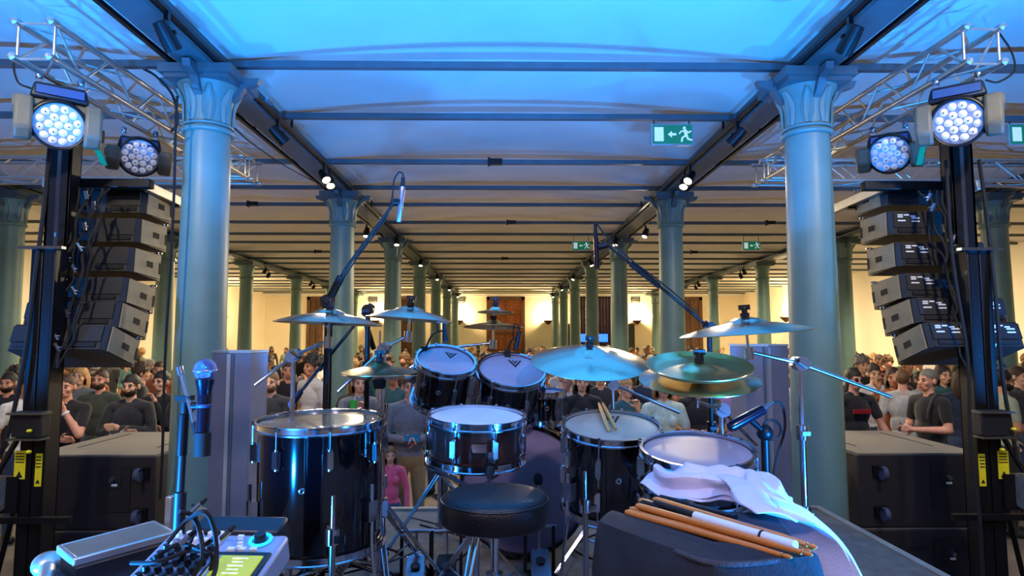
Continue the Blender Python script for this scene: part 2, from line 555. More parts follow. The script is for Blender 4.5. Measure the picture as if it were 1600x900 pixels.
for k in (-3, -1, 1, 3):
    for j in range(7):
        if abs(k) == 3 and j == 0:
            continue
        o_ = ORD[j]
        lab = ('thick blue-green cast-iron column nearest the stage in the %s row' % ROWN[k]) if j == 0 else \
              ('grey-green cast-iron column, %s from the stage in the %s row' % (o_, ROWN[k]))
        t = thing('iron_column', lab, 'column', (k * H, Y1 + j * BAY, 0), group='cast-iron columns of the hall')
        inst('shaft', shaft, t); inst('base', foot, t); inst('collar', collar, t); inst('capital', bell, t); inst('abacus', abac, t)
        if j < 3:
            for q in range(8):
                inst('leaf', leaf, t, rot=rz(q * PI / 4 + PI / 8))
            for q in range(4):
                inst('bracket', brk, t, rot=rz(q * PI / 2))

# ------------------------------------------------------------------ spotlight tracks under the girders
trk = mesh_of('rail', MB().box((0, 0, 0), (0.035, 33.0, 0.03)), 'black_metal', False)
spot_body = mesh_of('housing', MB().lathe([(0.0, -0.09), (0.045, -0.085), (0.055, 0.0), (0.058, 0.10), (0.050, 0.10), (0.045, 0.07), (0.0, 0.06)], 16), 'black_metal')
spot_lens = mesh_of('lens', MB().lathe([(0.0, 0.088), (0.048, 0.085), (0.048, 0.075), (0, 0.07)], 16), 'lamp_glow')
spot_off = mesh_of('lens_off', MB().lathe([(0.0, 0.088), (0.048, 0.085), (0.048, 0.075), (0, 0.07)], 16), 'steel')
spot_yoke = mesh_of('yoke', MB().box((0, 0, 0.09), (0.03, 0.03, 0.12)).box((0, 0, 0.02), (0.13, 0.025, 0.015)), 'black_metal')
for k in (-3, -1, 1, 3):
    for s_ in (-1, 1):
        t = thing('light_track', 'black lighting track along the %s side of the %s girder' % ('left' if s_ < 0 else 'right', ROWN[k]), 'lighting track', (k * H + s_ * 0.19, 14.5, ZG + 0.02))
        inst('rail', trk, t)
        for y in range(-16, 17, 4):
            obj('hanger', MB().box((0, y, 0.07), (0.02, 0.02, 0.12)), 'black_metal', t)
nlamp = 0
def track_spot(k, s_, y, aim, lit, power=0.0, what='', ang=150):
    global nlamp
    t = thing('track_spotlight', ('glowing' if lit else 'unlit') + ' track spotlight on the %s girder' % ROWN[k] + what, 'spotlight',
              (k * H + s_ * 0.19, y, ZG - 0.15), group='track spotlights under the girders')
    rot = face_to(aim)
    inst('yoke', spot_yoke, t)
    inst('housing', spot_body, t, rot=rot)
    inst('lens', spot_lens if lit else spot_off, t, rot=rot)
    if power:
        p = V((k * H + s_ * 0.19, y, ZG - 0.15)) + V(aim).normalized() * 0.13
        lamp('track_light', 'SPOT', p, power, WARM, 0.05, aim=p + V(aim), angle=ang, blend=0.7)
def where(y):
    j = int((y - Y1) / BAY) + 1
    return ' before the nearest column' if y < Y1 else ', bay %s' % ('one', 'two', 'three', 'four', 'five', 'six', 'seven')[min(j, 7) - 1]
for k in (-1, 1):
    track_spot(k, 1 if k < 0 else -1, 7.7, (-k * 0.5, -0.55, -0.7), True, 120, where(7.7), 110)
    track_spot(k, 1 if k < 0 else -1, 7.95, (-k * 0.3, -0.5, -0.8), True, 0, where(7.9) + ', rear one')
    track_spot(k, -k, 4.05, (-k * 0.2, 0.5, -0.6), k > 0, 0, where(4))
    track_spot(k, k, 5.85, (k * 0.45, 0.5, -0.65), True, 260, where(5.8) + ', outer side, added face light', 115)  # added lamp past the near column, lights the faces of the front rows
    track_spot(k, -k, 6.1, (-k * 0.6, 0.5, -0.65), False, 0, where(6.1) + ', front one')
    for i, y in enumerate((11.9, 13.0, 15.2, 16.8, 19.5, 20.9, 23.2, 25.6, 28.0, 30.0)):
        track_spot(k, -k if i % 2 else k, y, (random.uniform(-.4, .4), -0.35, -0.8), True, 640 if i in (0, 2, 4, 6, 8) else 0, where(y) + (', inner side' if i % 2 else ', outer side, added face light'))
for k in (-3, 3):
    for i, y in enumerate((11.2, 14.6, 16.2, 18.9, 20.2, 23.4, 25.0, 28.2)):
        track_spot(k, 1 if (i + (k > 0)) % 2 else -1, y, (k * 0.15, random.uniform(-.2, .3), -0.8), i % 3 != 2, 720 if i in (0, 1, 3, 5, 7) else 0, where(y) + (', near' if i % 2 else ', far'))

# ------------------------------------------------------------------ exit signs
def man_shapes():
    """running man, arrow and door opening of an exit pictogram, unit height"""
    S_ = []
    def limb(pts, w):
        for a, b in zip(pts[:-1], pts[1:]):
            a, b = V((*a, 0)), V((*b, 0))
            d = (b - a).normalized(); n = V((-d.y, d.x, 0)) * w / 2
            a = a - d * w * .3; b = b + d * w * .3
            S_.append([(p.x, p.y) for p in (a - n, b - n, b + n, a + n)])
    S_.append([(0.06 + 0.085 * math.cos(t * PI / 5), 0.36 + 0.085 * math.sin(t * PI / 5)) for t in range(10)])
    limb([(0.10, 0.22), (0.17, -0.08)], 0.17)
    limb([(0.06, 0.20), (-0.12, 0.17), (-0.22, 0.04)], 0.075)
    limb([(0.16, 0.20), (0.30, 0.10), (0.42, 0.18)], 0.075)
    limb([(0.12, -0.08), (-0.06, -0.20), (-0.10, -0.40)], 0.095)
    limb([(0.19, -0.08), (0.26, -0.27), (0.46, -0.32)], 0.095)
    return S_
def exit_sign(px, py, Y, w, h, lab, hang):
    Y = min(TIES, key=lambda v: abs(v - Y))
    p = at(px, py, Y)
    t = thing('exit_sign', lab, 'exit sign', p)
    obj('frame', MB().box((0, 0.01, 0), (w + 0.03, 0.05, h + 0.03)), 'sign_frame', t, bevel=0.004)
    pl = obj('panel', MB().box((0, -0.018, 0), (w, 0.012, h)), 'exit_green', t)
    F_ = Matrix.Translation((0, -0.024, 0)) @ Matrix.Rotation(PI / 2, 4, 'X')
    obj('door_symbol', MB().prism([(-w * .46, -h * .38), (-w * .23, -h * .38), (-w * .23, h * .38), (-w * .46, h * .38)], 0, 0.004, F_), 'exit_white', pl)
    arr = [(-w * .12, 0), (-w * .02, h * .18), (-w * .02, h * .06), (w * .09, h * .06), (w * .09, -h * .06), (-w * .02, -h * .06), (-w * .02, -h * .18)]
    obj('arrow', MB().prism(arr[::-1], 0, 0.004, F_), 'exit_white', pl)
    mb = MB()
    for k, s_ in enumerate(man_shapes()):
        mb.prism([(w * .27 + x * h * .95, y * h * .95) for x, y in s_], 0, 0.004 + 0.0002 * k, F_)
    obj('running_figure', mb, 'exit_white', pl)
    for s_ in (-1, 1):
        if hang:
            obj('chain', MB().tube([V((s_ * w * .45, 0.01, h / 2)), V((s_ * w * .45, 0.01, hang - p.z))], 0.006, 6), 'black_metal', t)
exit_sign(1050, 211, 6.30, 0.40, 0.19, 'large green exit sign with running figure hanging in the nave', ZG + 0.115)
exit_sign(908, 384, 14.0, 0.36, 0.17, 'small green exit sign hanging over the left half of the far nave', ZG + 0.115)
exit_sign(1174, 384, 14.0, 0.36, 0.17, 'small green exit sign hanging in the right aisle', ZG + 0.115)
exit_sign(1607, 211, 6.30, 0.40, 0.19, 'green exit sign cut by the right edge behind the truss', ZG + 0.115)
# emergency light boxes on rods
for px, side in ((403, 'left'), (1188, 'right')):
    p = at(px, 155, 6.0)
    t = thing('emergency_light', 'white emergency light box hanging from the ceiling by the %s near column' % side, 'light', p)
    obj('housing', MB().box((0, 0, 0.02), (0.23, 0.10, 0.085)), 'box_white', t, bevel=0.006)
    obj('diffuser', MB().box((0, 0, -0.03), (0.24, 0.11, 0.03)), 'box_grey', t, bevel=0.004)
    zt = ZS + RISE * (1 - (abs(p.x) / H) ** 2) - p.z
    sx = 1 if px > 800 else -1
    obj('rod', MB().cyl((0, 0, 0.06), (0, 0, zt), 0.006), 'black_metal', t)
    obj('ceiling_rose', MB().lathe([(0.0, zt - 0.05), (0.03, zt - 0.045), (0.055, zt - 0.02), (0.055, zt)], 16), 'black_metal', t)
for px, Y, nm in ((775, 8.0, 'over the nave near the stage'), (800, 12.25, 'in the middle of the nave, second bay'), (397, 10.85, 'in the left aisle'),
                  (1203, 12.25, 'in the right aisle'), (500, 16.6, 'left of the nave'), (1083, 16.6, 'right of the nave'), (790, 18.2, 'in the far nave')):
    yy = min(TIES, key=lambda v: abs(v - Y))
    p = at(px, 300, yy)
    t = thing('junction_box', 'black junction box on a tie beam ' + nm, 'junction box', (p.x, yy, ZG + 0.09))
    obj('case', MB().box((0, 0, 0.03), (0.16, 0.09, 0.07)), 'black_metal', t, bevel=0.006)
    obj('clamp', MB().box((-0.09, 0, 0.03), (0.03, 0.08, 0.10)), 'black_metal', t)
# ================================================================== stage
SX = 1.85
st = struct('floor_stage', MB().box((0, (STAGE_Y - 3.0) / 2, STAGE_Z - 0.06), (2 * SX, STAGE_Y + 3.0, 0.10)), 'stage_carpet')
obj('front_edge', MB().box((0, STAGE_Y + 0.02, STAGE_Z - 0.06), (2 * SX + 0.08, 0.04, 0.125)), 'stage_edge', st)
for s_ in (-1, 1):
    obj('side_edge', MB().box((s_ * (SX + 0.02), (STAGE_Y - 3.0) / 2, STAGE_Z - 0.06), (0.04, STAGE_Y + 3.0, 0.125)), 'stage_edge', st)
sl = mesh_of('deck_leg', MB().cyl((0, 0, 0), (0, 0, STAGE_Z - 0.11), 0.03), 'steel')
for x in (-1.7, -0.6, 0.6, 1.7):
    for y in (-2.7, -0.8, 1.2, 3.0, 3.8):
        inst('deck_leg', sl, st, (x, y, 0))

# ------------------------------------------------------------------ truss towers and line arrays
def truss(name, lab, a, b, side=0.24, bays=5, rc=0.022):
    """four-chord aluminium truss from a to b (horizontal)"""
    a, b = V(a), V(b)
    d = (b - a); L_ = d.length; d.normalize()
    rot = Matrix((V((0, 0, 1)).cross(d), V((0, 0, 1)), d)).transposed()
    t = thing(name, lab, 'truss', a, rot)
    h = side / 2
    ch = mesh_of('chord', MB().cyl((0, 0, 0), (0, 0, L_), rc, n=14), 'alu')
    cp = mesh_of('coupler', MB().lathe([(0.012, -0.035), (0.016, -0.03), (rc * 1.15, -0.02), (rc * 1.15, 0.04), (rc, 0.045)], 14), 'alu')
    C_ = [(-h, -h), (h, -h), (h, h), (-h, h)]
    for x, y in C_:
        inst('chord', ch, t, (x, y, 0)); inst('coupler', cp, t, (x, y, 0))
    n = bays * 2
    for k in range(4):
        p, q = C_[k], C_[(k + 1) % 4]
        st_ = L_ / n
        for i in range(n):
            u, v = (p, q) if i % 2 == 0 else (q, p)
            A, B = V((u[0], u[1], i * st_ + 0.03)), V((v[0], v[1], (i + 1) * st_ - 0.02))
            obj('brace', MB().cyl(A, B, 0.0095, n=8), 'alu', t)
        for i in (0, n):
            z = 0.03 if i == 0 else L_ - 0.03
            obj('end_strut', MB().cyl((p[0], p[1], z), (q[0], q[1], z), 0.0095, n=8), 'alu', t)
    return t

ZT = CAM_Z + 1.94
for s_, side in ((-1, 'left'), (1, 'right')):
    truss('box_truss', 'silver box truss above the %s loudspeaker tower, pointing into the hall' % side, (s_ * 3.10 + (0.05 if s_ > 0 else -0.02), 4.08, ZT), (s_ * 3.10, 7.2, ZT), bays=5)
    truss('box_truss', 'silver box truss crossing behind the %s tower towards the side wall' % side, (s_ * 2.95, 7.4, ZT), (s_ * 7.0, 7.4, ZT), bays=6)

# --- moving heads
M('face_silver', '#9a98a4', 0.35, 0.5, var=0.1)
lens_m = mesh_of('lens', MB().lathe([(0.0, 0.016), (0.010, 0.014), (0.0205, 0.008), (0.0265, 0.0), (0.0265, -0.006)], 12), 'lens')
core_m = mesh_of('lens_core', MB().lathe([(0.0, 0.0185), (0.005, 0.017), (0.006, 0.012)], 8), 'lens_core')
def moving_head(lab, pos, zbase, look, sc=1.0):
    """pos: centre of the lens face; zbase: underside of the base plate"""
    pos = V(pos)
    look = V(look).normalized()
    hub = pos - look * 0.13
    t = thing('moving_head_light', lab, 'stage light', (hub.x, hub.y, zbase), group='moving head lights on the towers')
    flat = V((look.x, look.y, 0)).normalized()
    yaw = math.atan2(-flat.x, flat.y) + PI            # local -Y faces the look direction
    Rz = rz(yaw)
    o = V((hub.x, hub.y, zbase))
    def P(x, y, z): return o + Rz @ V((x, y, z))
    dz = hub.z - zbase
    obj('base_box', MB().box(P(0, 0, 0.055), (0.34, 0.27, 0.11), Rz, (0.86, 0.86)), 'mover_dark', t, world=True, bevel=0.018)
    obj('base_panel', MB().box(P(0, -0.142, 0.05), (0.27, 0.012, 0.055), Rz), 'mover_blue', t, world=True)
    for x in (-0.12, 0.12):
        c = obj('clamp', MB().box(P(x, 0, 0.14), (0.035, 0.05, 0.07), Rz).ring(0.03, 0.008, 0.02, 0, 14, P(x, 0, 0.18), Rz @ ry(PI / 2) @ rz(0)), 'steel', t, world=True)
    obj('pan_bearing', MB().cyl(P(0, 0, 0), P(0, 0, -0.05), 0.09, n=24), 'mover_dark', t, world=True)
    for s_ in (-1, 1):
        pts = [(-0.13, 0.0), (-0.17, dz + 0.03), (-0.16, dz - 0.10), (-0.09, dz - 0.17), (0.06, dz - 0.13), (0.095, dz), (0.09, 0.0)]
        obj('yoke_arm', MB().prism(pts, -0.052, 0.052, Matrix.Translation(P(s_ * 0.196, 0, 0)) @ Rz.to_4x4() @ Matrix(((0, 0, 1, 0), (1, 0, 0, 0), (0, 1, 0, 0), (0, 0, 0, 1)))), 'mover_shell', t, world=True, bevel=0.02)
    obj('yoke_bridge', MB().box(P(0, 0, -0.045), (0.52, 0.22, 0.08), Rz), 'mover_shell', t, world=True, bevel=0.02)
    Lr = face_to(look, 'Y')
    hd = obj('lamp_head', MB().lathe([(0.0, -0.16), (0.10, -0.155), (0.15, -0.11), (0.172, -0.02), (0.172, 0.10), (0.165, 0.125), (0.152, 0.125), (0.150, 0.112), (0.0, 0.110)], 32, hub, Lr), 'mover_dark', t, world=True)
    obj('trim_ring', MB().ring(0.158, 0.010, 0.012, 0.125, 32, hub, Lr), 'black_metal', hd, world=True)
    obj('face_plate', MB().cyl(hub + look * 0.108, hub + look * 0.117, 0.147, n=36), 'face_silver', hd, world=True)
    k = 0
    for rr, n in ((0.0, 1), (0.056, 6), (0.111, 12)):
        for i in range(n):
            a = 2 * PI * i / n + (0.26 if n == 12 else 0)
            Lm = WM[t.name].inverted() @ (Matrix.Translation(hub) @ Lr.to_4x4() @ Matrix.Translation((rr * math.cos(a), rr * math.sin(a), 0.118)))
            q = bpy.data.objects.new('lens', lens_m); COL.objects.link(q); q.parent = hd; q.matrix_local = Lm
            if k % 2 == 1:
                q2 = bpy.data.objects.new('lens_core', core_m); COL.objects.link(q2); q2.parent = hd; q2.matrix_local = Lm
            k += 1
    return t
zb = ZT - 0.12 - 0.205
for (px, py, Y, side, w) in ((92, 196, 4.30, 'left', 'nearer'), (218, 246, 5.45, 'left', 'farther'), (1497, 191, 4.20, 'right', 'nearer'), (1390, 241, 5.25, 'right', 'farther')):
    p = at(px, py, Y)
    moving_head('moving-head LED light under the %s truss, the %s of two' % (side, w), p, zb, V((0, 0, CAM_Z)) + V((0, 0, -0.6)) - p + V((0.25 * (1 if side == 'left' else -1), 0, 0)) )

# --- masts
def mast(sx, side):
    x0 = at(68 if sx < 0 else 1529, 610, 4.55).x
    xu = at(97 if sx < 0 else 1499, 300, 4.68).x
    t = thing('lifting_tower', 'black telescopic lifting tower carrying the %s line array' % side, 'tower', (x0, 4.55, 0))
    zj = at(90, 392, 4.55).z
    def chan(c, w, d, z0, z1):
        mb = MB()
        mb.box((c[0], c[1] + d / 2 - 0.008, (z0 + z1) / 2), (w, 0.016, z1 - z0))
        for s_ in (-1, 1):
            mb.box((c[0] + s_ * (w / 2 - 0.012), c[1], (z0 + z1) / 2), (0.024, d, z1 - z0))
            mb.box((c[0] + s_ * (w / 2 - 0.04), c[1] - d / 2 + 0.008, (z0 + z1) / 2), (0.08, 0.016, z1 - z0))
        return mb
    obj('lower_profile', chan((x0, 4.55), 0.168, 0.15, 0.12, zj), 'black_metal', t, world=True, bevel=0.004)
    zt = ZT - 0.44
    obj('upper_profile', chan((xu, 4.695), 0.17, 0.12, zj - 0.22, zt), 'black_metal', t, world=True, bevel=0.004)
    obj('inner_rail', MB().box((xu, 4.66, (zj + zt) / 2), (0.03, 0.05, zt - zj - 0.02)), 'steel', t, world=True)
    obj('head_plate', MB().box((xu, 4.74, zt + 0.05), (0.30, 0.34, 0.10)), 'black_metal', t, world=True, bevel=0.01)
    obj('head_post', MB().box((xu, 4.74, (zt + ZT - 0.14) / 2 + 0.05), (0.12, 0.12, ZT - 0.14 - zt - 0.02)), 'black_metal', t, world=True)
    obj('carriage_plate', MB().box((x0, 4.46, zj + 0.01), (0.30, 0.05, 0.02)), 'steel', t, world=True)
    obj('lock_box', MB().box((x0 - sx * 0.02, 4.42, at(60, 660, 4.5).z), (0.20, 0.09, 0.17)), 'black_paint', t, world=True, bevel=0.008)
    obj('lock_rim', MB().box((x0 - sx * 0.02, 4.40, at(60, 643, 4.5).z), (0.24, 0.10, 0.014)), 'steel', t, world=True)
    obj('lock_rim', MB().box((x0 - sx * 0.02, 4.40, at(60, 682, 4.5).z), (0.22, 0.10, 0.014)), 'steel', t, world=True)
    obj('lock_pin', MB().ell((x0 + 0.07, 4.34, at(60, 668, 4.5).z), (0.016, 0.02, 0.012)), 'yellow', t, world=True)
    obj('lock_pin', MB().ell((x0 + 0.03, 4.40, at(60, 702, 4.5).z), (0.016, 0.02, 0.013)), 'yellow', t, world=True)
    for (px, py, w, h) in ((58 if sx < 0 else 1537, 735, 0.045, 0.22), (29 if sx < 0 else 1570, 727, 0.075, 0.19)):
        p = at(px, py, 4.455)
        far = abs(p.x - x0) > 0.12
        if far:
            obj('side_plate', MB().box((p.x, 4.50, p.z), (0.15, 0.04, 0.40)), 'black_metal', t, world=True)
        lb = obj('warning_label', MB().box((p.x, 4.468, p.z), (w, 0.004, h)), 'yellow', t, world=True)
        for i in range(4):
            obj('print_line', MB().box((p.x, 4.464, p.z + h * (0.4 - 0.1 * i)), (w * 0.75, 0.003, h * 0.03)), 'ink', lb, world=True)
        obj('print_mark', MB().prism([(-0.3 * w, -0.2 * w), (0.3 * w, -0.2 * w), (0, 0.35 * w)], 0, 0.004, Matrix.Translation((p.x, 4.466, p.z - h * 0.36)) @ Matrix.Rotation(PI / 2, 4, 'X')), 'ink', lb, world=True)
    # winch with silver drum and red handle on the outer side
    wx = x0 + sx * 0.30
    zw = at(20, 772, 4.4).z
    wi = obj('winch_drum', MB().cyl((wx - 0.13, 4.40, zw), (wx + 0.13, 4.40, zw), 0.085, n=24).cyl((wx - 0.15, 4.40, zw), (wx - 0.13, 4.40, zw), 0.12, n=24).cyl((wx + 0.13, 4.40, zw), (wx + 0.15, 4.40, zw), 0.12, n=24), 'motor_silver', t, world=True)
    obj('winch_crank', MB().tube([(wx + sx * 0.15, 4.36, zw), (wx + sx * 0.22, 4.33, zw), (wx + sx * 0.22, 4.30, zw + 0.17), (wx + sx * 0.02, 4.30, zw + 0.17)], 0.014), 'red_plastic', wi, world=True)
    obj('winch_bracket', MB().box((wx - sx * 0.06, 4.48, zw - 0.02), (0.34, 0.05, 0.24)), 'black_metal', t, world=True)
    obj('winch_guard', MB().ring(0.10, 0.008, 0.008, 0, 24, (wx, 4.40, zw), ry(PI / 2)), 'steel', wi, world=True)
    # base and outriggers
    obj('foot_frame', MB().box((x0, 4.55, 0.10), (0.34, 0.30, 0.08)), 'black_metal', t, world=True)
    for ax, ay in ((1, -1), (-1, -1), (1, 1), (-1, 1)):
        if ay > 0 and ax * sx < 0:
            e = V((x0 + ax * 0.28, 4.55 + 0.44, 0.06))
        else:
            e = V((x0 + ax * 0.75, 4.55 + ay * 0.52, 0.06))
        lg = obj('outrigger', MB().box(((x0 + e.x) / 2, (4.55 + e.y) / 2, 0.09), ((V((x0, 4.55, 0)) - V((e.x, e.y, 0))).length, 0.06, 0.05), rz(math.atan2(e.y - 4.55, e.x - x0))), 'black_metal', t, world=True)
        obj('jack_foot', MB().cyl((e.x, e.y, 0.0), (e.x, e.y, 0.02), 0.06).cyl((e.x, e.y, 0.02), (e.x, e.y, 0.22), 0.014), 'steel', lg, world=True)
    for s2, zz in ((-1, 2.2), (1, 2.2)):
        obj('stay_bar', MB().cyl((x0 + sx * 0.06, 4.62, zz * 0.78), (x0 + sx * 0.60, 4.55 - 0.40 if s2 < 0 else 4.95, 0.13), 0.018), 'black_metal', t, world=True)
    obj('cross_bar', MB().box((x0 - sx * 0.0, 4.44, at(60, 812, 4.45).z), (0.62, 0.04, 0.04)), 'black_metal', t, world=True)
    # flying arm carrying the array
    za = at(165, 287, 4.85).z
    obj('flying_arm', MB().box((sx * 3.05, 4.86, za), (0.62, 0.08, 0.07)), 'black_metal', t, world=True, bevel=0.008)
    return x0, za
mast_l = mast(-1, 'left')
mast_r = mast(1, 'right')

def flown(sx, side):
    cx = -3.225 if sx < 0 else 3.335
    W_, D_, H_ = 0.69, 0.42, 0.215
    # profile of one cabinet seen from its rear: local -Y = rear, +Y = mouth; wedge side profile
    n = 6
    if sx < 0:
        tops = [(296, 5.01), (341, 4.95), (386, 4.88), (433, 4.82), (471, 4.75), (507, 4.64)]
    else:
        tops = [(285, 5.00), (330, 4.94), (378, 4.86), (427, 4.82), (465, 4.70), (503, 4.58)]
    tilt = [0, 1.5, 3.5, 9, 12.5, 18.5]
    cab = MB()
    fh, rh = H_ / 2, H_ / 2 * 0.86
    rw = W_ / 2 * 0.97
    # body: bevelled rear edges
    out = [(-W_ / 2, D_ / 2), (-W_ / 2, -D_ / 2 + 0.03), (-W_ / 2 + 0.03, -D_ / 2), (W_ / 2 - 0.03, -D_ / 2), (W_ / 2, -D_ / 2 + 0.03), (W_ / 2, D_ / 2)]
    vs = [(x, y, -(rh + (fh - rh) * (y + D_ / 2) / D_)) for x, y in out] + [(x, y, (rh + (fh - rh) * (y + D_ / 2) / D_)) for x, y in out]
    m_ = len(out)
    cab.add(vs, [tuple(range(m_)), tuple(range(2 * m_ - 1, m_ - 1, -1))] + [((i + 1) % m_, i, m_ + i, m_ + (i + 1) % m_) for i in range(m_)])
    body = mesh_of('cabinet', cab, 'array_black')
    sidep = mesh_of('side_panel', MB().box((0, 0.0, 0), (0.012, D_ - 0.07, H_ * 0.86)), 'array_side', False)
    slot = mesh_of('handle_slot', MB().box((0, 0.02, 0.0), (0.016, 0.085, 0.045)), 'rubber', False)
    slot2 = mesh_of('rigging_slot', MB().box((0, 0.17, -0.01), (0.016, 0.025, 0.09)), 'rubber', False)
    rear = mesh_of('rear_panel', MB().box((0, 0, 0.02), (0.24, 0.012, 0.115)), 'black_paint', False)
    slit = mesh_of('cable_recess', MB().box((0, 0, -0.062), (0.18, 0.02, 0.028)), 'rubber', False)
    grille = mesh_of('grille', MB().box((0, D_ / 2 + 0.006, 0), (W_ - 0.04, 0.014, H_ - 0.03)), 'black_metal', False)
    pin = mesh_of('rigging_pin', MB().cyl((0, 0, -0.03), (0, 0, 0.03), 0.01).cyl((-0.03, 0, 0.02), (0.03, 0, 0.02), 0.007), 'steel')
    lab_w = mesh_of('print_line', MB().box((0, 0, 0), (0.05, 0.004, 0.010)), 'label_white', False)
    names = ['topmost', 'second from the top', 'third from the top', 'fourth from the top', 'fifth from the top', 'lowest']
    last = None
    for i in range(n):
        py, Yr = tops[i]
        edge = at(210 if sx < 0 else 1390, py, Yr)
        rot = rx(-R(tilt[i]))
        c = V((cx, 0, 0))
        # rear top edge sits at (py, Yr)
        off = rot @ V((0, -D_ / 2, rh))
        c = V((cx, Yr - off.y, edge.z - off.z))
        t = thing('line_array_cabinet', 'black line-array loudspeaker, %s in the %s hanging stack' % (names[i], side), 'loudspeaker', c, rot, group='line array cabinets')
        inst('cabinet', body, t)
        inst('grille', grille, t)
        for s_ in (-1, 1):
            sp = inst('side_panel', sidep, t, (s_ * (W_ / 2 + 0.004), 0.01, 0))
            inst('handle_slot', slot, sp, (s_ * 0.001, 0, 0)); inst('rigging_slot', slot2, sp, (s_ * 0.001, 0, 0))
            inst('rigging_pin', pin, t, (s_ * (W_ / 2 - 0.01), D_ / 2 - 0.03, H_ / 2 - 0.01), sc=(1, 1, 1))
            rp = inst('rear_panel', rear, t, (s_ * 0.20, -D_ / 2 - 0.004, 0))
            inst('cable_recess', slit, t, (s_ * 0.20, -D_ / 2 - 0.002, 0))
            if sx > 0:
                for (lx, lz) in ((-0.07, 0.06), (-0.07, 0.045), (-0.02, 0.06), (0.03, 0.05), (0.05, 0.035), (0.05, 0.01), (-0.06, 0.015)):
                    inst('print_line', lab_w, rp, (lx, -0.008, lz), sc=(0.8 if lz > .04 else 1.2, 1, 1))
        last = c
    # frame on top of the array, and the cable loom down its back
    z0 = at(165, 283, 4.85).z
    t = thing('flying_frame', 'pale steel flying frame over the %s line array' % side, 'rigging frame', (cx, 5.2, z0))
    a, b = V((cx - sx * 0.36, 4.88, z0 + 0.0)), V((cx - sx * 0.40, 5.72, z0 - 0.04))
    for dx in (0.0, 0.70):
        A, B = a + V((sx * dx, 0, 0)), b + V((sx * dx, 0, 0))
        d = B - A
        obj('side_bar', MB().box((A + B) / 2, (0.05, d.length, 0.075), d.to_track_quat('Y', 'Z').to_matrix()), 'alu', t, world=True, bevel=0.004)
    obj('cross_bar', MB().box((cx, 5.0, z0 - 0.02), (0.74, 0.06, 0.06)), 'black_metal', t, world=True)
    obj('cross_bar', MB().box((cx - sx * .04, 5.45, z0 - 0.05), (0.74, 0.06, 0.06)), 'black_metal', t, world=True)
    rnd = random.Random(5 + sx)
    for k in range(7):
        x0 = cx - sx * (0.02 + 0.045 * k) * 1.0 + sx * 0.08
        pts = []
        for i in range(14):
            u = i / 13
            pts.append(V((x0 + rnd.uniform(-0.03, 0.03) + sx * 0.10 * u, 4.74 - 0.22 * u + rnd.uniform(-0.02, 0.02), z0 - 0.08 - u * 1.32)))
        c_ = obj('speaker_cable', MB().tube(smooth_path(pts, 4), 0.008 + 0.003 * (k % 2), 6), 'rubber')
        tag(c_, 'black speaker cable in the loom behind the %s line array' % side, 'cable', 'cable loom behind the %s array' % side)
    for i in range(16):
        u = (i + 0.5) / 16
        p = V((cx - sx * rnd.uniform(-0.06, 0.20) + sx * 0.10 * u, 4.72 - 0.22 * u, z0 - 0.1 - u * 1.28))
        q = obj('cable_connector', MB().cyl(p - V((0.0, 0.0, 0.028)), p + V((rnd.uniform(-.03, .03), -0.02, 0.028)), 0.014, n=10).ring(0.016, 0.004, 0.006, 0, 12, p), 'steel')
        tag(q, 'silver cable connector in the loom behind the %s line array' % side, 'connector', 'connectors behind the %s array' % side)
flown(-1, 'left')
flown(1, 'right')
for s_, side in ((-1, 'left'), (1, 'right')):
    pts = [at(140 if s_ < 0 else 1448, 210, 4.65), at(150 if s_ < 0 else 1442, 230, 4.7), at(163 if s_ < 0 else 1436, 258, 4.78)]
    rows_ = [[p + V((-0.022, 0, 0)), p + V((0.022, 0, 0))] for p in pts]
    mb = MB().grid(rows_); mb.grid([[q + V((0, 0.005, 0)) for q in r][::-1] for r in rows_])
    tag(obj('ratchet_strap', mb, 'strap_green'), 'green ratchet strap tied under the %s truss' % side, 'strap')

